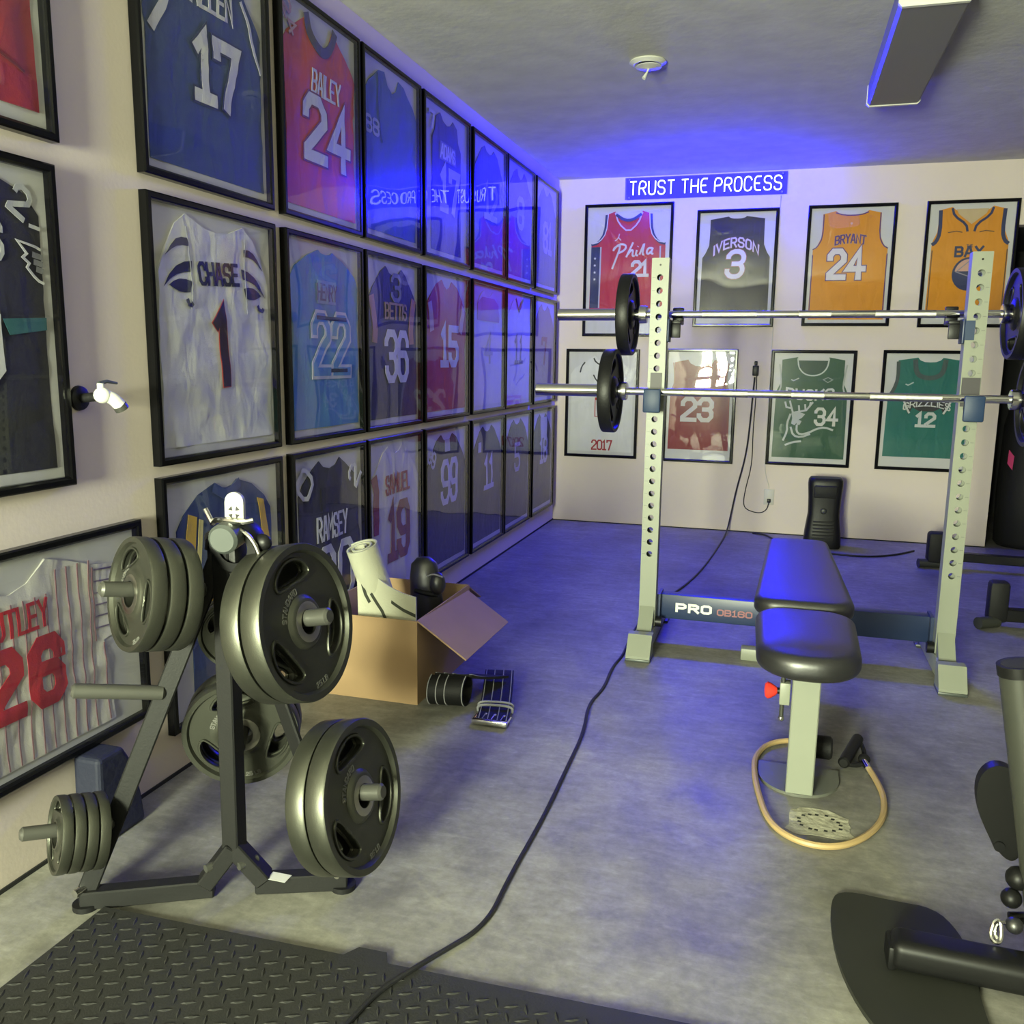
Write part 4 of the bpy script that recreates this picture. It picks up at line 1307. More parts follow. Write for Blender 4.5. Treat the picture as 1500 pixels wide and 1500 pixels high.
for a in range(4):
    c_, s_ = cos(a * pi / 2 + pi / 4), sin(a * pi / 2 + pi / 4)
    tri = [(0.0045, 0.0), (0.0125, 0.0055), (0.0125, -0.0055)]
    mk.prism([(x * c_ - y * s_, 0.024 + x * s_ + y * c_) for x, y in tri], 0.005, 0.0056, tm)
mk.obj('arrow_mark', M_BLACK, lv, smooth=0)
lv['label'] = 'white lever tab with four black arrow points'

col.location = col.location + Vector((0.036, 0, -0.034))

# ------------------------------------------------------------------ squat rack
UW_, UD = 0.068, 0.060
UX = (1.108, 2.256)
UY0 = 3.635           # front face
RACKTOP = 1.587
rack = thing('squat_rack', 'pale grey squat rack with drilled uprights and navy crossbar', 'squat rack', ((UX[0] + UX[1]) / 2, 3.67, 0))


def holed_plate(mb, x0, x1, y, z0, z1, zc, r, dz, depth):
    """vertical plate facing -y with round holes at heights zc and short hole walls"""
    n = 16
    xm = (x0 + x1) / 2
    lo = min(zc) - dz / 2
    hi = max(zc) + dz / 2
    mb.add([(x0, y, z0), (x1, y, z0), (x1, y, lo), (x0, y, lo)], [(0, 1, 2, 3)])
    mb.add([(x0, y, hi), (x1, y, hi), (x1, y, z1), (x0, y, z1)], [(0, 1, 2, 3)])
    for z in zc:
        vs, fs = [], []
        for i in range(n):
            a = 2 * pi * (i + 0.5) / n
            c, s = cos(a), sin(a)
            k = 1 / max(abs(c) / ((x1 - x0) / 2), abs(s) / (dz / 2))
            vs += [(xm + c * r, y, z + s * r), (xm + c * k, y, z + s * k), (xm + c * r, y + depth, z + s * r)]
        corners = []
        for i in range(n):
            j = (i + 1) % n
            fs.append((3 * i, 3 * i + 1, 3 * j + 1, 3 * j))
            fs.append((3 * i, 3 * j, 3 * j + 2, 3 * i + 2))
        for sx, sz, i in ((1, 1, 1), (-1, 1, 5), (-1, -1, 9), (1, -1, 13)):
            vs.append((x1 if sx > 0 else x0, y, z + sz * dz / 2))
            fs.append((3 * i + 1, 3 * (i + 1) + 1, len(vs) - 1)) if False else fs.append((3 * i + 1, len(vs) - 1, 3 * ((i + 1) % n) + 1))
        mb.add(vs, fs)


HZ = [1.512 - 0.0508 * k for k in range(23)]
for ui, ux in enumerate(UX):
    mb = MB()
    x0, x1 = ux - UW_ / 2, ux + UW_ / 2
    holed_plate(mb, x0, x1, UY0, 0.085, RACKTOP, HZ, 0.0125, 0.0508, 0.004)
    holed_plate(mb, x0, x1, UY0 + UD, 0.085, RACKTOP, HZ, 0.0125, 0.0508, -0.004)
    mb.add([(x0, UY0, .085), (x0, UY0 + UD, .085), (x0, UY0 + UD, RACKTOP), (x0, UY0, RACKTOP), (x1, UY0, .085), (x1, UY0 + UD, .085), (x1, UY0 + UD, RACKTOP), (x1, UY0, RACKTOP)],
           [(0, 1, 2, 3), (4, 5, 6, 7), (3, 2, 6, 7)])
    up = mb.obj('upright', M_RACK, rack, smooth=0)
    MB().cyl((ux, UY0 - 0.0012, 1.560), (ux, UY0 + 0.001, 1.560), 0.004, 10).obj('screw', M_BLACK, up)
    tk = MB()
    for z in HZ:
        sx = -1 if ui == 0 else 1
        a, b = sorted((ux + sx * 0.018, ux + sx * 0.030))
        tk.box(a, b, UY0 - 0.0004, UY0 + 0.0002, z - 0.0012, z + 0.0012)
    o_ = tk.obj('hole_mark', M_LETTER, up, smooth=0)
    o_['kind'] = 'stuff'
    # base rail, front foot and bracket
    rl = MB().box(ux - 0.036, ux + 0.036, 3.50, 4.06, 0.012, 0.082, 0.006).obj('base_rail', M_RACK, rack)
    ft = [(3.405, 0.010), (3.405, 0.022), (3.46, 0.098), (3.505, 0.098), (3.505, 0.010)]
    fm = Matrix(((0, 0, 1, ux - (0.0 if ui else 0.0)), (1, 0, 0, 0), (0, 1, 0, 0), (0, 0, 0, 1)))
    MB().prism(ft, -0.048, 0.048, fm).obj('foot_cap', M_RACK, rack, smooth=30)
    MB().box(ux - 0.05, ux + 0.05, 3.400, 3.50, 0.0, 0.012, 0.003).obj('foot_pad', M_SILVER, rack)
    MB().box(ux - 0.05, ux + 0.05, 3.98, 4.07, 0.0, 0.012, 0.003).obj('foot_pad', M_SILVER, rack)
    gus = [(3.56, 0.083), (3.634, 0.17), (3.634, 0.083)]
    MB().prism(gus, -0.030, 0.030, fm).obj('gusset', M_RACK, rack, smooth=30)
    MB().box(x0 - 0.001, x1 + 0.001, UY0 - 0.001, UY0 + UD + 0.001, 0.0821, 0.0849).obj('joint_gap', M_BLACK, rack, smooth=0)
    sx = 1 if ui == 0 else -1
    MB().cyl((ux + sx * 0.034, 3.66, 0.10), (ux + sx * 0.060, 3.66, 0.10), 0.022, 14).obj('knob', M_BLACK, rack)
    # front J hook for the lower bar
    hk = MB().box(ux - 0.022 - 0.008 * ui, ux + 0.022 + 0.008 * ui, UY0 - 0.008, UY0 - 0.001, 1.035, 1.140).obj('hook_plate', M_DKSTEEL, rack, smooth=0)
    MB().box(ux - 0.020, ux + 0.020, UY0 - 0.105, UY0 - 0.008, 1.022, 1.036, 0.003).obj('hook_shelf', M_NAVY, hk)
    MB().box(ux - 0.034, ux + 0.034, UY0 - 0.112, UY0 - 0.094, 0.985, 1.078, 0.006).obj('blue_lip', M_BLUEPAD, hk)
    # rear J hook for the upper bar
    xa, xb = (x1 + 0.001, x1 + 0.010) if ui == 0 else (x0 - 0.010, x0 - 0.001)
    rk = MB().box(xa, xb, UY0 + 0.0, UY0 + UD + 0.012, 1.262, 1.352, 0.003).obj('rear_hook', M_NAVY, rack)
    xs_ = sorted((xa, xa + sx * 0.046)) if ui == 0 else sorted((xb, xb - 0.046))
    MB().box(xs_[0], xs_[1], UY0 + UD + 0.012, UY0 + UD + 0.125, 1.335, 1.349, 0.003).obj('hook_shelf', M_BLACK, rk)
    MB().box(xs_[0], xs_[1], UY0 + UD + 0.108, UY0 + UD + 0.125, 1.335, 1.405, 0.005).obj('hook_lip', M_BLACK, rk)
    MB().box(xs_[0], xs_[1], UY0 + UD + 0.002, UY0 + UD + 0.014, 1.28, 1.335, 0.003).obj('hook_tail', M_BLACK, rk)
    if ui == 1:
        MB().box(x0 - 0.002, ux - 0.004, UY0 - 0.003, UY0 - 0.0005, 1.275, 1.345).obj('blue_wrap', M_BLUEPAD, rk, smooth=0)
cb = MB().box(UX[0] + UW_ / 2, UX[1] - UW_ / 2, 3.735, 3.795, 0.095, 0.202, 0.005).obj('crossbar', M_NAVY, rack)
for u in (0, 1):
    xa = UX[u] + (0.034 if u == 0 else -0.034)
    a, b = sorted((xa, xa + (0.012 if u == 0 else -0.012)))
    MB().box(a, b, 3.695, 3.80, 0.083, 0.21).obj('crossbar_plate', M_NAVY, cb, smooth=0)


def plain_text(text, cx, y, cz, hh, ww, wt, m, name, parent, gap=1.4):
    mb = MB()
    for g_ in layout(text, hh, ww, gap, 0):
        for si, st in enumerate(g_):
            strip_mesh(mb, strip(st, wt, 0.05), lambda x, z, h: (cx + x, y - h, cz + z), 0.0012 + 0.0002 * si, 0.0016)
    mb.obj(name, m, parent, smooth=0)


plain_text('PRO', 1.292, 3.735, 0.148, 0.030, 0.142, 0.0105, mat('decal_white', (0.75, 0.77, 0.72), 0.5), 'white_lettering', cb, 1.9)
plain_text('OB160', 1.462, 3.735, 0.142, 0.023, 0.140, 0.0055, mat('decal_red', (0.30, 0.12, 0.13), 0.5), 'red_lettering', cb, 1.4)

# ------------------------------------------------------------------ barbells
def barbell(x0, x1, y, z, label):
    """x0/x1: sleeve ends"""
    t = thing('barbell', label, 'barbell', ((x0 + x1) / 2, y, z))
    SL = 0.355
    MB().cyl((x0 + SL, y, z), (x1 - SL, y, z), 0.0145, 20).obj('shaft', M_CHROME, t)
    for a, b, s_ in ((x0, x0 + SL, 1), (x1, x1 - SL, -1)):
        MB().cyl((a, y, z), (b, y, z), 0.0245, 24, None, True, 0.002).obj('sleeve', M_CHROME, t)
        MB().cyl((b - s_ * 0.012, y, z), (b + s_ * 0.022, y, z), 0.036, 24, None, True, 0.003).obj('collar_flange', M_CHROME, t)
    xm = (x0 + x1) / 2
    for a, b in ((xm - 0.06, xm + 0.06), (x0 + 0.60, xm - 0.22), (xm + 0.22, x1 - 0.60)):
        MB().cyl((a, y, z), (b, y, z), 0.0150, 20).obj('knurl', M_KNURL, t)
    return t


BLY, BLZ = 3.580, 1.0655
BUY, BUZ = 3.757, 1.3745
barbell(0.625, 2.755, BLY, BLZ, 'lower steel barbell resting in the front hooks of the rack')
barbell(0.668, 2.735, BUY, BUZ, 'upper steel barbell resting in the rear hooks of the rack')
GP = 'weight plates on the barbells'
pl = make_plate(0.166, 0.050, 'black plate on the left end of the upper barbell', GP, M_PLATEBLK, False, 0.055)
for ch in pl.children:
    if ch.name.startswith('hub_ring'):
        ch.data = ch.data.copy()
        ch.data.materials[0] = M_PLATEBLK
aim(pl, (0.965, BUY, BUZ - 0.001), (1, 0, 0), 0.4)
specs = [((0.935, BLY, BLZ - 0.001), (1, 0, 0), 'black plate on the left end of the lower barbell'),
         ((2.415, BUY, BUZ - 0.001), (-1, 0, 0), 'black plate on the right end of the upper barbell, inner one'),
         ((2.468, BUY, BUZ - 0.001), (-1, 0, 0), 'black plate on the right end of the upper barbell, outer one'),
         ((2.455, BLY, BLZ - 0.001), (-1, 0, 0), 'dark plate on the right end of the lower barbell, at the picture edge')]
for i, (c_, d_, l_) in enumerate(specs):
    o = copy_tree(pl)
    o['label'] = l_
    aim(o, c_, d_, 0.4 + 0.7 * i)

# ------------------------------------------------------------------ bench
bench = thing('weight_bench', 'black padded adjustable weight bench on a pale grey post, blue light on its pads', 'weight bench', (1.708, 2.47, 0))


def pad(x0, x1, x2, x3, y0, y1, z0, z1, r, name, tilt=0.0, rf=0.08):
    """rounded pad: x0..x1 wide at y0, x2..x3 at y1"""
    n = 10
    mid0, mid1 = (x0 + x1) / 2, (x2 + x3) / 2
    out = []
    for (cx, cy, a0) in ((x1 - rf, y0 + rf, -pi / 2), (x3 - rf * 0.7, y1 - rf * 0.7, 0), (x2 + rf * 0.7, y1 - rf * 0.7, pi / 2), (x0 + rf, y0 + rf, pi)):
        rr_ = rf if cy < (y0 + y1) / 2 else rf * 0.7
        for i in range(n + 1):
            a = a0 + (pi / 2) * i / n
            out.append((cx + rr_ * cos(a), cy + rr_ * sin(a)))
    cx, cy = (mid0 + mid1) / 2, (y0 + y1) / 2
    rings = []
    for i in range(7):
        a = pi / 2 * i / 6
        rings.append((r * (1 - cos(pi / 2 - a)) if False else r * (1 - sin(a)), z0 + r * (1 - cos(a))))
    rings = [(r * (1 - sin(pi / 2 * i / 6)), z0 + r - r * cos(pi / 2 * i / 6)) for i in range(7)]
    rings += [(r * (1 - cos(pi / 2 * i / 6)), z1 - r + r * sin(pi / 2 * i / 6)) for i in range(7)]
    rings += [(r + 0.03, z1 + 0.0025), (r + 0.07, z1 + 0.004)]
    vs, fs = [], []
    m = len(out)
    for ins, z in rings:
        for x, y in out:
            dx, dy = x - cx, y - cy
            hx, hy = (x1 - x0) / 2, (y1 - y0) / 2
            vs.append((cx + dx * (1 - ins / hx), cy + dy * (1 - ins / hy), z + tilt * (y - y0)))
    for i in range(len(rings) - 1):
        for j in range(m):
            fs.append((i * m + j, i * m + (j + 1) % m, (i + 1) * m + (j + 1) % m, (i + 1) * m + j))
    fs.append(tuple(range(m))[::-1])
    fs.append(tuple((len(rings) - 1) * m + j for j in range(m)))
    return MB().add(vs, fs).obj(name, M_VINYL, bench, smooth=50)


pad(1.572, 1.832, 1.562, 1.838, 2.215, 2.700, 0.402, 0.470, 0.028, 'seat_pad', 0.0, 0.115)
pad(1.552, 1.848, 1.580, 1.812, 2.745, 3.760, 0.412, 0.474, 0.024, 'back_pad', 0.006, 0.07)
flat_bar((1.708, 2.455, 0.010), (1.708, 2.435, 0.352), 0.072, 0.055, (0, 1, 0)).obj('front_post', M_RACK, bench)
MB().box(1.690, 1.748, 2.412, 2.470, 0.345, 0.398, 0.004).obj('post_cap', M_BLACK, bench)
# base plate: a disc cut off at the back
bp_ = [(1.708 + 0.112 * cos(a), 2.555 + 0.125 * sin(a)) for a in [pi + pi * i / 20 for i in range(21)]]
MB().prism([(1.596, 2.62)] + bp_ + [(1.820, 2.62)], 0.0, 0.008).obj('base_plate', mat('dull_plate', (0.12, 0.125, 0.105), 0.45), bench)
flat_bar((1.708, 2.46, 0.325), (1.708, 3.42, 0.375), 0.050, 0.050).obj('spine', M_BLACK, bench)
flat_bar((1.708, 3.40, 0.385), (1.708, 3.58, 0.03), 0.060, 0.050, (0, 1, 0)).obj('rear_post', M_RACK, bench)
MB().box(1.50, 1.916, 3.56, 3.62, 0.0, 0.05, 0.006).obj('rear_foot', M_RACK, bench)
MB().box(1.60, 1.82, 2.62, 3.3, 0.383, 0.4015, 0.004).obj('pad_frame', M_BLACK, bench)
kn = MB().cyl((1.668, 2.470, 0.290), (1.634, 2.470, 0.287), 0.009, 12).obj('pop_pin', M_BLACK, bench)
q = Vector((-1, 0, -0.05)).to_track_quat('Z', 'Y').to_matrix().to_4x4()
q.translation = Vector((1.634, 2.470, 0.287))
MB().lathe([(0.008, 0), (0.013, 0.004), (0.022, 0.018), (0.024, 0.026), (0.018, 0.033), (0.004, 0.035)], 18, q).obj('red_knob', M_RED, kn)
MB().box(1.640, 1.668, 2.447, 2.485, 0.255, 0.318, 0.003).obj('pin_bracket', M_RACK, bench)
MB().cyl((1.648, 2.458, 0.215), (1.648, 2.458, 0.40), 0.006, 10).obj('adjust_rod', M_MACH, bench)
MB().ball((1.648, 2.458, 0.213), 0.009, 12).obj('rod_nut', M_CHROME, bench)
MB().cyl((1.745, 2.62, 0.075), (1.800, 2.62, 0.075), 0.034, 18, None, True, 0.006).obj('transport_wheel', M_RUBBER, bench)
MB().box(1.690, 1.742, 2.60, 2.64, 0.06, 0.09).obj('wheel_bracket', M_BLACK, bench)

# ------------------------------------------------------------------ resistance band and floor scuff
band = thing('resistance_band', 'tan rubber resistance tube with black handle looped on the floor round the bench post', 'resistance band', (1.75, 2.45, 0))
loop = [(1.80, 2.80, .009), (1.70, 2.805, .009), (1.625, 2.76, .009), (1.588, 2.66, .009), (1.583, 2.56, .009), (1.600, 2.40, .009), (1.632, 2.24, .009), (1.70, 2.168, .009), (1.785, 2.165, .009), (1.862, 2.235, .009), (1.918, 2.35, .009), (1.934, 2.48, .009), (1.924, 2.58, .009), (1.908, 2.655, .012)]
MB().tube(smoothpts(loop, 3), 0.0085, 8).obj('tube', M_TAN, band)
MB().cyl((1.906, 2.648, 0.012), (1.898, 2.690, 0.014), 0.011, 14).obj('end_clip', M_CHROME, band)
MB().tube(smoothpts([(1.899, 2.685, 0.012), (1.905, 2.78, 0.016), (1.888, 2.83, 0.03)], 2), 0.007, 8).obj('strap', M_RUBBER, band)
MB().tube(smoothpts([(1.897, 2.690, 0.012), (1.87, 2.66, 0.012), (1.838, 2.648, 0.022)], 2), 0.007, 8).obj('strap', M_RUBBER, band)
MB().cyl((1.836, 2.642, 0.024), (1.890, 2.835, 0.028), 0.017, 18, None, True, 0.005).obj('foam_handle', M_MACHB, band)
MB().ball((1.899, 2.71, 0.016), 0.018, 12, (1, 1.3, 0.8)).obj('strap_knot', M_RUBBER, band)
rnd = random.Random(4)
sc_ = []
for i in range(26):
    a = 2 * pi * i / 26
    rr_ = 1 + rnd.uniform(-0.16, 0.10)
    sc_.append((1.757 + 0.086 * rr_ * (abs(cos(a)) ** 0.6) * (1 if cos(a) > 0 else -1), 2.297 + 0.074 * rr_ * (abs(sin(a)) ** 0.6) * (1 if sin(a) > 0 else -1)))
fpo = MB().prism(sc_, 0.0004, 0.0016).obj('floor_patch', M_SCUFF, smooth=0)
fk = MB()
for i in range(15):
    a = 2 * pi * i / 15
    x_, y_ = 1.757 + 0.052 * cos(a) + rnd.uniform(-.004, .004), 2.300 + 0.042 * sin(a) + rnd.uniform(-.004, .004)
    fk.prism([(x_ - .005, y_ - .004), (x_ + .004, y_ - .005), (x_ + .006, y_ + .003), (x_ - .003, y_ + .005)], 0.0014, 0.0020)
fko = fk.obj('dark_flecks', M_BASE, fpo, smooth=0)
fko['kind'] = 'stuff'
tag(fpo, 'pale worn paint patch on the concrete in front of the bench post', 'floor patch')

# ------------------------------------------------------------------ cardboard box and what is in it
BX0, BX1, BY0, BY1, BH = 0.045, 0.452, 2.712, 3.250, 0.300
box = thing('cardboard_box', 'open brown cardboard box with one flap folded out, on the floor by the left wall', 'box', ((BX0 + BX1) / 2, (BY0 + BY1) / 2, 0))
ct = 0.005
MB().box(BX0, BX1, BY0, BY1, 0.0, ct).obj('box_bottom', M_CARD, box, smooth=0)
MB().box(BX0, BX1, BY0, BY0 + ct, ct, BH).obj('side_panel', M_CARD, box, smooth=0)
MB().box(BX0, BX1, BY1 - ct, BY1, ct, BH).obj('side_panel', M_CARD, box, smooth=0)
MB().box(BX0, BX0 + ct, BY0 + ct, BY1 - ct, ct, BH).obj('side_panel', M_CARD, box, smooth=0)
MB().box(BX1 - ct, BX1, BY0 + ct, BY1 - ct, ct, BH).obj('side_panel', M_CARD, box, smooth=0)
# right flap folded outwards and down a little
fl = MB().box(0, 0.215, 0, BY1 - BY0 - 0.02, -ct, 0)
fl.xf(Matrix.Translation((BX1, BY0 + 0.005, BH + 0.002)) @ Matrix.Rotation(radians(34), 4, 'Y') @ Matrix.Rotation(radians(-2), 4, 'X'))
fl.obj('flap', M_CARD, box, smooth=0)
fl = MB().box(0, BX1 - BX0 - 0.02, 0, 0.20, -ct, 0)
fl.xf(Matrix.Translation((BX0 + 0.01, BY1, BH)) @ Matrix.Rotation(radians(-28), 4, 'X'))
fl.obj('flap', M_CARD, box, smooth=0)

# rolled printed cloth: spiral with a loose outer end
roll = thing('rolled_mat', 'white rolled mat with dark printed marks standing in the cardboard box', 'mat', (0.265, 2.83, 0.006))
sp = []
for i in range(64):
    a = i * 0.24
    r = 0.018 + 0.0031 * a
    sp.append((r * cos(a), r * sin(a)))
lr = strip(sp, 0.0065, 0.02, False)
mtx = Matrix.Translation((0.285, 2.925, 0.09)) @ Matrix.Rotation(radians(-12), 4, 'Y') @ Matrix.Rotation(radians(14), 4, 'X')
mb = MB()
vs = []
L_ = 0.455
for a, b in lr:
    for z in (0, L_ * 0.5, L_):
        vs += [mtx @ Vector((a.x, a.y, z)), mtx @ Vector((b.x, b.y, z))]
fs = []
for i in range(len(lr) - 1):
    p, q = 6 * i, 6 * i + 6
    fs += [(p, p + 2, q + 2, q), (p + 2, p + 4, q + 4, q + 2), (p + 1, q + 1, q + 3, p + 3), (p + 3, q + 3, q + 5, p + 5), (p + 4, p + 5, q + 5, q + 4), (p, q, q + 1, p + 1)]
mb.add(vs, fs).obj('spiral_roll', M_TOWEL, roll, smooth=50)
# loose end: a bent sheet in front
sh = MB()
NU, NV2 = 14, 8
vs = []
for i in range(NU + 1):
    for j in range(NV2 + 1):
        u, v = i / NU, j / NV2
        x = 0.212 + 0.222 * u
        y = 2.755 + 0.055 * sin(pi * u * 0.9) * (1 - 0.4 * v) - 0.02 * u
        ztop = 0.49 - 0.115 * u ** 0.7 - 0.03 * sin(pi * u)
        z = 0.12 + (ztop - 0.12) * v
        vs.append((x - 0.03 * v * (1 - u), y + 0.05 * v * (1 - u), z))
n1 = len(vs)
vs += [(x, y + 0.006, z) for x, y, z in vs]
fs = []
w_ = NV2 + 1
for i in range(NU):
    for j in range(NV2):
        a = i * w_ + j
        fs += [(a, a + w_, a + w_ + 1, a + 1), (n1 + a, n1 + a + 1, n1 + a + w_ + 1, n1 + a + w_)]
for i in range(NU):
    a, b = i * w_ + NV2, (i + 1) * w_ + NV2
    fs.append((a, b, n1 + b, n1 + a))
for j in range(NV2):
    a = NU * w_ + j
    fs.append((a, a + 1, n1 + a + 1, n1 + a))
sheet_v = vs
sheet = sh.add(vs, fs).obj('loose_end', M_TOWEL, roll, smooth=60)


def on_sheet(u, v):
    i = min(NU - 1, int(u * NU))
    j = min(NV2 - 1, int(v * NV2))
    a, b = u * NU - i, v * NV2 - j
    P = [Vector(sheet_v[(i + di) * w_ + j + dj]) for di in (0, 1) for dj in (0, 1)]
    p = P[0] * (1 - a) * (1 - b) + P[1] * (1 - a) * b + P[2] * a * (1 - b) + P[3] * a * b
    return p


for pts, wt in (([(0.55, 0.80), (0.75, 0.76), (0.97, 0.74)], 0.011), ([(0.22, 0.74), (0.36, 0.62), (0.42, 0.52)], 0.012), ([(0.62, 0.50), (0.70, 0.46), (0.74, 0.36)], 0.009), ([(0.74, 0.47), (0.82, 0.42), (0.85, 0.33)], 0.009), ([(0.86, 0.44), (0.93, 0.39), (0.95, 0.31)], 0.009),
                ([(0.05, 0.85), (0.12, 0.70), (0.16, 0.66)], 0.012), ([(0.25, 0.40), (0.40, 0.34)], 0.010)):
    mb = MB()
    strip_mesh(mb, strip(pts, wt / 0.24, 0.05), lambda x, y, h: on_sheet(min(max(x, 0), 0.999), min(max(y, 0), 0.999)) + Vector((0, -h, 0)), 0.0022, 0.0018)
    mb.obj('printed_mark', M_TOWELP, sheet, smooth=0)
mitt = thing('training_mitt', 'black padded glossy mitt standing in the cardboard box beside the rolled mat', 'mitt', (0.385, 2.93, 0.006))
mb = MB()
prof = [(0.0, 0.02), (0.055, 0.03), (0.072, 0.14), (0.070, 0.30), (0.066, 0.40), (0.055, 0.455), (0.03, 0.478), (0.0, 0.482)]
mb.lathe(prof, 28, Matrix.Translation((0.378, 3.03, 0.0)) @ Matrix.Rotation(radians(-4), 4, 'Y') @ Matrix.Diagonal((0.90, 0.70, 0.94, 1)), False)
mb.obj('padded_body', M_VINYL, mitt, smooth=60)
mb = MB().ball((0.420, 2.985, 0.365), 0.036, 18, (0.85, 0.8, 1.2))
mb.obj('thumb_pad', M_VINYL, mitt, smooth=60)
MB().tube(smoothpts([(0.388, 2.962, 0.395), (0.416, 2.952, 0.410), (0.446, 2.968, 0.395)], 2), 0.003, 6).obj('seam_piping', M_GREYTHR, mitt)
MB().tube(smoothpts([(0.33, 2.99, 0.33), (0.375, 2.978, 0.325), (0.42, 2.99, 0.32)], 2), 0.010, 8).obj('strap', M_RUBBER, mitt)

# ------------------------------------------------------------------ lifting belt with chrome buckle
belt = thing('lifting_belt', 'black leather lifting belt with pale stitching and chrome buckle lying coiled by the box', 'belt', (0.66, 2.80, 0))


def ribbon(path, wd, th, side, name, m, parent, smooth=60):
    """flat strap: path centre points, `side` the constant width direction"""
    P = smoothpts(path, 3)
    sd = Vector(side).normalized()
    vs, fs = [], []
    n = len(P)
    for i in range(n):
        t_ = (P[min(i + 1, n - 1)] - P[max(i - 1, 0)]).normalized()
        nn = sd.cross(t_).normalized()
        for a, b in ((-1, -1), (1, -1), (1, 1), (-1, 1)):
            vs.append(P[i] + sd * (a * wd / 2) + nn * (b * th / 2))
    for i in range(n - 1):
        for q in range(4):
            q2 = (q + 1) % 4
            fs.append((4 * i + q, 4 * i + q2, 4 * i + 4 + q2, 4 * i + 4 + q))
    fs += [(3, 2, 1, 0), tuple(4 * (n - 1) + q for q in range(4))]
    return MB().add(vs, fs).obj(name, m, parent, smooth=smooth), P, sd


tail, P1, sd1 = ribbon([(0.730, 2.655, 0.012), (0.712, 2.74, 0.016), (0.686, 2.85, 0.034), (0.660, 2.95, 0.056), (0.640, 3.02, 0.050)], 0.105, 0.009, (1, 0.22, 0), 'strap_end', M_RUBBER, belt)
for o_ in (-0.046, -0.016, 0.016, 0.046):
    MB().tube([p + sd1 * o_ + Vector((0, -0.002, 0.0055)) for p in P1], 0.0017, 5).obj('stitching', M_GREYTHR, tail)
axis = Vector((1, 0.16, 0))
cyc = [(0.536, 2.775 + 0.052 * cos(a), 0.056 + 0.050 * sin(a)) for a in [radians(d) for d in range(100, 450, 22)]]
coil, P2, sd2 = ribbon(cyc + [(0.575, 2.84, 0.080), (0.64, 2.92, 0.066)], 0.125, 0.009, axis, 'coiled_end', M_RUBBER, belt)
for o_ in (-0.060, -0.030, 0.0, 0.060):
    MB().tube([p + sd2 * o_ + (Vector((0.536, 2.775, 0.056)) - Vector((0.536, p.y, p.z))).normalized() * -0.005 for p in P2[:-6]], 0.0020, 5).obj('stitching', M_GREYTHR, coil)
for zz in (0.0, 1.0):
    MB().tube(smoothpts([(0.654 - 0.006 * zz, 2.735 + 0.028 * zz, 0.008), (0.652 - 0.006 * zz, 2.734 + 0.028 * zz, 0.030), (0.711 - 0.006 * zz, 2.742 + 0.028 * zz, 0.034), (0.770 - 0.006 * zz, 2.752 + 0.028 * zz, 0.030), (0.770 - 0.006 * zz, 2.752 + 0.028 * zz, 0.008)], 2), 0.0045, 6).obj('keeper_loop', M_GREYTHR, belt)
MB().box(0.668, 0.786, 2.632, 2.650, 0.004, 0.022, 0.004).obj('buckle_bar', M_CHROME, belt)
for x_ in (0.666, 0.782):
    MB().cyl((x_, 2.64, 0.013), (x_ - 0.002, 2.70, 0.013), 0.004, 10).obj('buckle_side', M_CHROME, belt)
for x_ in (0.695, 0.727, 0.759):
    MB().ball((x_, 2.695, 0.0185), 0.0058, 10, (1, 1, 0.6)).obj('stud', M_CHROME, belt)
    MB().cyl((x_, 2.652, 0.019), (x_, 2.690, 0.021), 0.0022, 6).obj('prong', M_CHROME, belt)

belt.location = belt.location + Vector((0.020, -0.022, 0))

# ------------------------------------------------------------------ rubber mat in the foreground
mt = thing('rubber_mat', 'black rubber floor mat with raised tread bars in the near left foreground', 'mat', (1.2, 1.0, 0))
ME = lambda x: 1.425 + 0.028 * (x - 0.26)
mp = [(0.245, 0.40), (2.2, 0.40), (2.2, ME(2.2)), (0.92, ME(0.92)), (0.905, ME(0.905) + 0.030), (0.845, ME(0.845) + 0.030), (0.825, ME(0.825)), (0.262, ME(0.262))]
MB().prism(mp, 0.0, 0.010).obj('mat_sheet', M_MATRUB, mt, smooth=0)
tr = MB()
PT_ = 0.0285
rows = int(1.05 / PT_)
for iy in range(rows):
    y = ME(0.26) - 0.022 - iy * PT_
    if y < 0.95:
        break
    for ix in range(68):
        x = 0.275 + ix * PT_
        if x > 2.18 or y > ME(x) - 0.012:
            continue
        a = 0.42 if (ix + iy) % 2 == 0 else 0.42 + pi / 2
        c, s_ = cos(a), sin(a)
        L1, W1, hh = 0.0155, 0.0042, 0.0022
        loc = [(-L1, 0, 0), (0, -W1, 0), (L1, 0, 0), (0, W1, 0), (-L1 * 0.5, 0, hh), (L1 * 0.5, 0, hh)]
        tr.add([(x + px * c - py * s_, y + px * s_ + py * c, 0.0098 + pz) for px, py, pz in loc],
               [(0, 1, 4), (1, 2, 5), (1, 5, 4), (2, 3, 5), (3, 0, 4), (3, 4, 5)])
o_ = tr.obj('tread_bars', M_MATRUB, mt, smooth=0)
o_['kind'] = 'stuff'

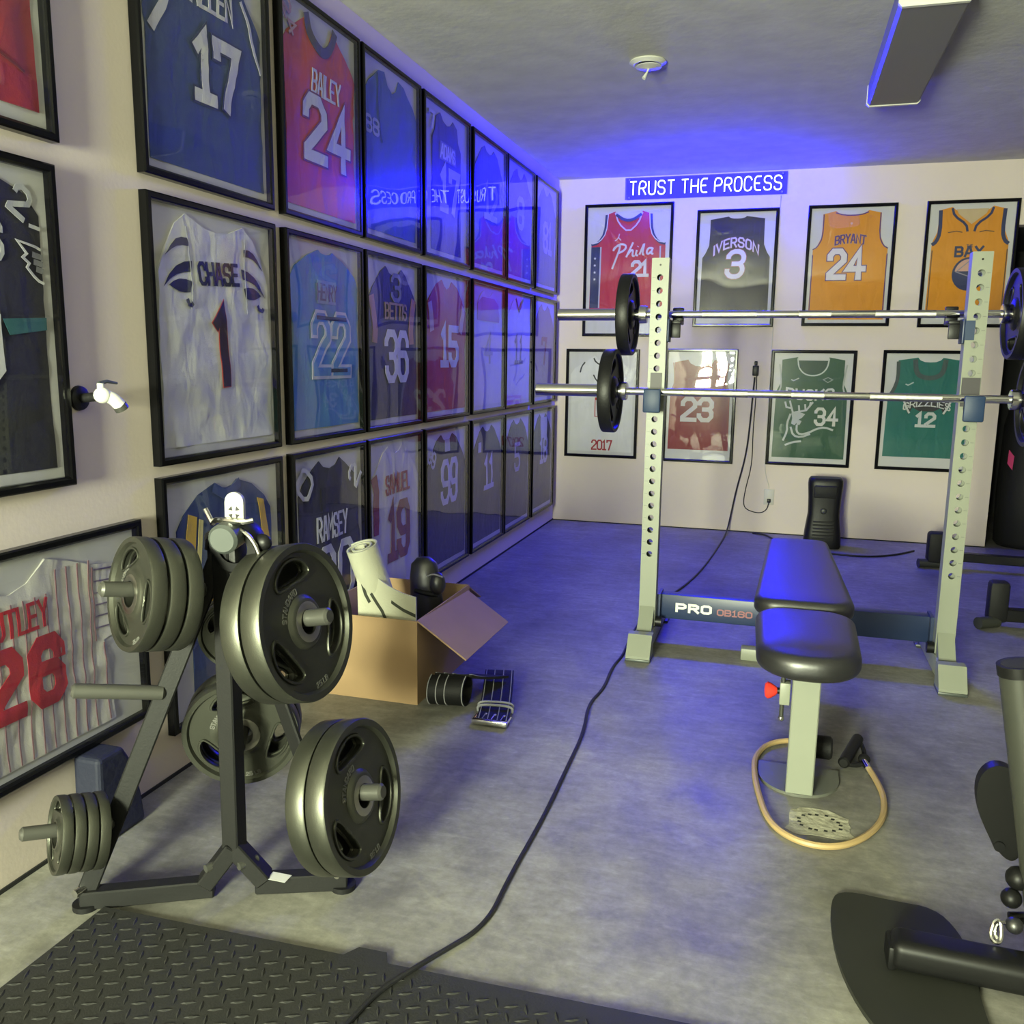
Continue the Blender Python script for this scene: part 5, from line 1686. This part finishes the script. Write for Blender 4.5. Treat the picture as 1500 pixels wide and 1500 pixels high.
# ------------------------------------------------------------------ cords
ext = [(1.412, 6.395, 1.086), (1.405, 6.398, 0.95), (1.400, 6.395, 0.80), (1.385, 6.39, 0.55), (1.330, 6.385, 0.30), (1.300, 6.37, 0.10), (1.285, 6.30, 0.006), (1.262, 5.80, 0.006), (1.232, 5.30, 0.006), (1.20, 4.95, 0.006), (1.15, 4.62, 0.006), (1.06, 4.25, 0.006), (1.030, 3.90, 0.006), (1.035, 3.60, 0.006), (1.042, 3.45, 0.006), (1.025, 3.30, 0.006), (1.040, 3.06, 0.006), (1.015, 2.90, 0.006), (1.052, 2.66, 0.006), (1.058, 2.40, 0.006), (1.066, 2.10, 0.006), (1.060, 1.80, 0.006), (1.066, 1.62, 0.006), (1.003, 1.50, 0.008), (0.985, 1.45, 0.016), (0.94, 1.36, 0.017), (0.925, 1.28, 0.017), (0.905, 1.15, 0.017), (0.90, 1.0, 0.017)]
tag(MB().tube(smoothpts(ext, 3), 0.0052, 8).obj('extension_cord', M_CORD), 'long black extension cord running from the back wall across the floor to the mat', 'cord')
ad = thing('power_adapter', 'small black power adapter hanging on the back wall between two framed jerseys', 'power adapter', (1.415, YB, 1.09))
MB().box(1.395, 1.435, YB - 0.034, YB - 0.002, 1.095, 1.165, 0.005).obj('adapter_body', M_BLACK, ad)
MB().box(1.405, 1.425, YB - 0.026, YB - 0.006, 1.166, 1.195, 0.004).obj('plug_neck', M_BLACK, ad)
MB().tube(smoothpts([(1.424, YB - .012, 1.10), (1.428, YB - .01, 0.95), (1.420, YB - .008, 0.72), (1.428, YB - .008, 0.48), (1.390, YB - .008, 0.30), (1.382, YB - .008, 0.19), (1.42, YB - .008, 0.155), (1.50, YB - .01, 0.14), (1.545, YB - .02, 0.17), (1.556, YB - .03, 0.225)], 3), 0.0034, 6).obj('lead', M_CORD, ad)
ou = thing('wall_outlet', 'small pale wall outlet with a plug low on the back wall', 'outlet', (1.553, YB, 0.225))
MB().box(1.520, 1.588, YB - 0.008, YB - 0.0005, 0.205, 0.315, 0.002).obj('cover_plate', M_CORDW, ou)
MB().box(1.543, 1.567, YB - 0.034, YB - 0.009, 0.222, 0.248, 0.004).obj('plug', M_BLACK, ou)
tag(MB().tube(smoothpts([(1.46, 6.36, 0.006), (1.52, 6.33, 0.008), (1.56, 6.30, 0.006), (1.66, 6.02, 0.006), (1.80, 5.87, 0.006), (1.95, 5.82, 0.006), (2.15, 5.80, 0.006), (2.32, 5.90, 0.006), (2.47, 6.10, 0.006)], 3), 0.006, 6).obj('loose_cable', M_CORD), 'dark cord lying on the floor along the back wall beside the tower heater', 'cord')

# ------------------------------------------------------------------ tower heater
ht = thing('tower_heater', 'black waisted tower heater on the floor against the back wall behind the bench', 'heater', (1.905, 6.08, 0))
mb = MB()
N = 28
secs = [(0.0, 0.112, 0.085), (0.015, 0.118, 0.09), (0.10, 0.112, 0.085), (0.22, 0.098, 0.075), (0.32, 0.101, 0.076), (0.41, 0.108, 0.08), (0.44, 0.106, 0.078), (0.455, 0.095, 0.068)]
vs, fs = [], []
for z, a, b in secs:
    for i in range(N):
        t_ = 2 * pi * i / N
        c, s_ = cos(t_), sin(t_)
        e = 0.45
        vs.append((1.905 + a * abs(c) ** e * (1 if c > 0 else -1), 6.08 + b * abs(s_) ** e * (1 if s_ > 0 else -1), z))
for k in range(len(secs) - 1):
    for i in range(N):
        fs.append((k * N + i, k * N + (i + 1) % N, (k + 1) * N + (i + 1) % N, (k + 1) * N + i))
fs += [tuple(range(N))[::-1], tuple((len(secs) - 1) * N + i for i in range(N))]
mb.add(vs, fs).obj('housing', M_BLACK, ht, smooth=50)
MB().box(1.835, 1.975, 5.988, 6.02, 0.33, 0.41, 0.008).obj('upper_grille', M_RUBBER, ht)
MB().ball((1.900, 5.995, 0.245), 0.020, 14, (1, 0.4, 1)).obj('dial', M_MACH, ht)
for i in range(6):
    MB().box(1.84, 1.97, 5.986, 5.996, 0.06 + 0.022 * i, 0.069 + 0.022 * i).obj('grille_slat', M_RUBBER, ht, smooth=0)

# ------------------------------------------------------------------ ceiling fittings
sp_ = thing('sprinkler_head', 'small white round sprinkler fitting on the ceiling', 'sprinkler', (0.967, 4.03, H))
MB().lathe([(0.0, H - 0.002), (0.075, H - 0.002), (0.078, H - 0.008), (0.058, H - 0.018), (0.046, H - 0.014), (0.0, H - 0.014)], 36, Matrix.Translation((0.967, 4.03, 0)), False).obj('escutcheon', M_WHITE, sp_)
MB().lathe([(0.0, H - 0.014), (0.040, H - 0.0145), (0.040, H - 0.016), (0.0, H - 0.016)], 24, Matrix.Translation((0.967, 4.03, 0)), False).obj('recess', M_GAP, sp_)
MB().lathe([(0.0, H - 0.022), (0.052, H - 0.022), (0.055, H - 0.026), (0.0, H - 0.034)], 30, Matrix.Translation((0.972, 4.03, 0)), False).obj('inner_cup', M_WHITE, sp_)
MB().tube([(0.972, 4.03, H - 0.03), (0.966, 4.02, H - 0.05), (0.955, 4.01, H - 0.075)], [0.004, 0.004, 0.009], 8).obj('deflector_arm', M_WHITE, sp_)
fx = thing('ceiling_light', 'long boxy ceiling light, switched off, with grey diffuser and white ends', 'ceiling light', (2.00, 3.99, H))
FX0, FX1, FY0, FY1, FZ = 1.890, 2.112, 3.40, 4.63, 2.350
dprof = [(-0.111, H - 0.001), (-0.111, FZ + 0.012), (-0.100, FZ), (0.100, FZ), (0.111, FZ + 0.012), (0.111, H - 0.001)]
fm2 = Matrix(((1, 0, 0, (FX0 + FX1) / 2), (0, 0, 1, 0), (0, 1, 0, 0), (0, 0, 0, 1)))
MB().prism(dprof, FY0 + 0.018, FY1 - 0.018, fm2).obj('diffuser', M_FIXT, fx, smooth=0)
ep = [(x * 1.03, z - (0.004 if z < H - 0.01 else 0)) for x, z in dprof]
for a in (FY0, FY1 - 0.018):
    MB().prism(ep, a, a + 0.018, fm2).obj('end_cap', M_WHITE, fx, smooth=0)

# ------------------------------------------------------------------ hose bib on the left wall
hb = thing('hose_bib', 'white hose tap with a small lever on the left wall between the frames', 'tap', (0, 1.745, 1.085))
MB().lathe([(0.0, 0.001), (0.030, 0.001), (0.028, 0.008), (0.014, 0.012), (0.0, 0.012)], 24, Matrix.Translation((0, 1.738, 1.082)) @ Matrix.Rotation(radians(90), 4, 'Y'), False).obj('wall_flange', M_BLACK, hb)
MB().cyl((0.010, 1.738, 1.082), (0.062, 1.740, 1.088), 0.011, 14).obj('inlet_pipe', M_RUBBER, hb)
MB().ball((0.066, 1.742, 1.090), 0.019, 16, (1.1, 1, 1)).obj('valve_body', M_WHITE, hb)
MB().tube(smoothpts([(0.066, 1.744, 1.090), (0.080, 1.758, 1.084), (0.088, 1.772, 1.066)], 2), 0.0155, 14).obj('spout', M_WHITE, hb)
MB().cyl((0.088, 1.771, 1.066), (0.090, 1.777, 1.056), 0.0165, 16).obj('hose_thread', M_PEG, hb)
MB().cyl((0.064, 1.740, 1.104), (0.064, 1.740, 1.118), 0.008, 12).obj('stem', M_WHITE, hb)
MB().tube([(0.064, 1.735, 1.118), (0.066, 1.760, 1.122), (0.068, 1.790, 1.117)], [0.005, 0.0042, 0.003], 8).obj('lever', M_SILVER, hb)

# ------------------------------------------------------------------ navy foam block under the wide frame
nb = MB()
pr = [(1.622, 0.0), (1.630, 0.228), (1.715, 0.228), (1.752, 0.165), (1.772, 0.08), (1.782, 0.0)]
nb.prism(pr, 0.006, 0.085, Matrix(((0, 0, 1, 0), (1, 0, 0, 0), (0, 1, 0, 0), (0, 0, 0, 1))))
nbo = nb.obj('foam_block', M_NAVYFAB, smooth=0)
bv = nbo.modifiers.new('soft_edges', 'BEVEL')
bv.width, bv.segments, bv.limit_method = 0.012, 3, 'ANGLE'
tag(nbo, 'dark navy foam block on the floor under the wide pinstriped jersey frame', 'foam block')

# ------------------------------------------------------------------ exercise machine at the right edge
mc = thing('exercise_machine', 'dark exercise machine at the right edge with flat foot plate and slanted grey post', 'exercise machine', (2.1, 1.77, 0))
fp = smoothpts([(1.765, 1.94, 0), (1.80, 1.985, 0), (1.90, 1.975, 0), (1.985, 1.975, 0), (2.022, 1.90, 0), (2.03, 1.80, 0), (2.022, 1.66, 0), (2.03, 1.56, 0), (1.98, 1.50, 0), (1.86, 1.50, 0), (1.80, 1.60, 0), (1.765, 1.75, 0)], 2, True)
fpp = [(p.x, p.y) for p in fp]
MB().prism(fpp[::-1], 0.0, 0.010).obj('foot_plate', M_BASE, mc, smooth=30)
tb = MB().box(1.868, 2.62, 1.715, 1.790, 0.012, 0.075, 0.020, 4, None)
tb.xf(Matrix.Translation((1.868, 1.75, 0)) @ Matrix.Rotation(radians(-2), 4, 'Z') @ Matrix.Translation((-1.868, -1.75, 0)))
tb.obj('base_tube', M_MACHB, mc)
MB().box(1.862, 1.880, 1.722, 1.786, 0.010, 0.060, 0.006).obj('tube_weld', M_MACHB, mc)
pa, pb = Vector((2.068, 1.865, 0.606)), Vector((2.172, 1.865, 0.06))
MB().cyl(pb, pa, 0.036, 28).obj('slanted_post', M_MACH, mc)
dd = (pa - pb).normalized()
ptop = MB().cyl(pa - dd * 0.01, pa + dd * 0.012, 0.0385, 28).obj('post_collar', M_MACHB, mc)
MB().cyl(pa + dd * 0.011, pa + dd * 0.0125, 0.030, 24).obj('post_opening', M_GAP, ptop)
# teardrop foot pad behind the post
tdp = []
for i in range(40):
    a = 2 * pi * i / 40
    r_ = 0.042 - 0.012 * sin(a) * -1 if False else 0.040
    y_ = sin(a)
    wv_ = 0.058 * (0.80 + 0.20 * y_)
    tdp.append((wv_ * cos(a), 0.105 * y_))
td = Matrix.Translation((2.092, 1.955, 0.268)) @ Matrix.Rotation(radians(90), 4, 'X') @ Matrix.Rotation(radians(13), 4, 'Z')
tpm = MB().prism(tdp, -0.014, 0.014, td).obj('foot_pad', M_MACHB, mc, smooth=30)
MB().cyl((2.088, 1.935, 0.195), (2.088, 1.990, 0.195), 0.011, 16).obj('pad_bolt', M_BLACK, tpm)
MB().ball((2.112, 1.875, 0.165), 0.024, 16).obj('joint', M_MACHB, mc)
MB().ball((2.100, 1.860, 0.128), 0.020, 16).obj('joint', M_MACHB, mc)
MB().cyl((2.098, 1.850, 0.090), (2.14, 1.855, 0.095), 0.012, 14).obj('pin_shaft', M_MACHB, mc)
kb = MB().ball((2.096, 1.806, 0.102), 0.0165, 18).obj('ball_knob', M_VINYL, mc)
MB().cyl((2.100, 1.815, 0.098), (2.13, 1.86, 0.09), 0.007, 12).obj('knob_stem', M_MACHB, kb)
MB().tube(smoothpts([(2.079, 1.80, 0.108), (2.064, 1.80, 0.106), (2.060, 1.795, 0.085), (2.064, 1.785, 0.078)], 2), 0.004, 8).obj('safety_clip', M_CHROME, kb)
MB().tube(smoothpts([(2.058, 1.795, 0.112), (2.050, 1.785, 0.085), (2.056, 1.770, 0.079), (2.070, 1.778, 0.080), (2.070, 1.797, 0.112)], 2, True), 0.0042, 8, True).obj('chrome_link', M_CHROME, kb)

# ------------------------------------------------------------------ floor equipment behind the rack
fe = thing('floor_trainer', 'low black frame with two upright rubber capped ends on the floor behind the rack', 'exercise frame', (2.75, 5.0, 0))
MB().box(2.475, 2.575, 5.60, 5.70, 0.035, 0.215, 0.018).obj('rubber_end', M_RUBBER, fe)
MB().cyl((2.43, 5.62, 0.028), (2.56, 5.65, 0.028), 0.027, 16).obj('foot', M_MACH, fe)
flat_bar((2.57, 5.66, 0.075), (3.35, 5.62, 0.075), 0.055, 0.050).obj('frame_bar', M_BLACK, fe)
MB().box(2.560, 2.645, 4.395, 4.475, 0.025, 0.215, 0.018).obj('rubber_end', M_RUBBER, fe)
MB().cyl((2.515, 4.36, 0.028), (2.605, 4.42, 0.028), 0.027, 16).obj('foot', M_MACH, fe)
flat_bar((2.615, 4.435, 0.060), (3.40, 4.48, 0.060), 0.060, 0.055).obj('frame_bar', M_BLACK, fe)
flat_bar((3.32, 4.45, 0.065), (3.32, 5.68, 0.065), 0.055, 0.050).obj('cross_bar', M_BLACK, fe)

# ------------------------------------------------------------------ black bag standing in the doorway
bg = thing('gym_bag', 'tall black bag with a small pink print standing in the dark doorway', 'bag', (3.24, 6.55, 0))
mb = MB()
secs = [(0.0, 0.20, 0.15), (0.03, 0.225, 0.17), (0.35, 0.235, 0.175), (0.80, 0.225, 0.165), (0.98, 0.19, 0.14), (1.02, 0.12, 0.09)]
vs, fs = [], []
for z, a, b in secs:
    for i in range(N):
        t_ = 2 * pi * i / N
        vs.append((3.24 + a * cos(t_), 6.56 + b * sin(t_), z))
for k in range(len(secs) - 1):
    for i in range(N):
        fs.append((k * N + i, k * N + (i + 1) % N, (k + 1) * N + (i + 1) % N, (k + 1) * N + i))
fs += [tuple(range(N))[::-1], tuple((len(secs) - 1) * N + i for i in range(N))]
mb.add(vs, fs).obj('bag_body', M_RUBBER, bg, smooth=50)
pk = MB()
strip_mesh(pk, strip([(-2.62, 0.60), (-2.42, 0.56)], 0.09, 0.02, False), lambda a, z, h: (3.24 + (0.231 + h) * cos(a), 6.56 + (0.171 + h) * sin(a), z), 0.004, 0.004)
pk.obj('pink_print', M_PINK, bg)
MB().tube(smoothpts([(3.10, 6.55, 1.0), (3.14, 6.55, 1.12), (3.34, 6.55, 1.12), (3.38, 6.55, 1.0)], 2), 0.012, 8).obj('carry_strap', M_RUBBER, bg)
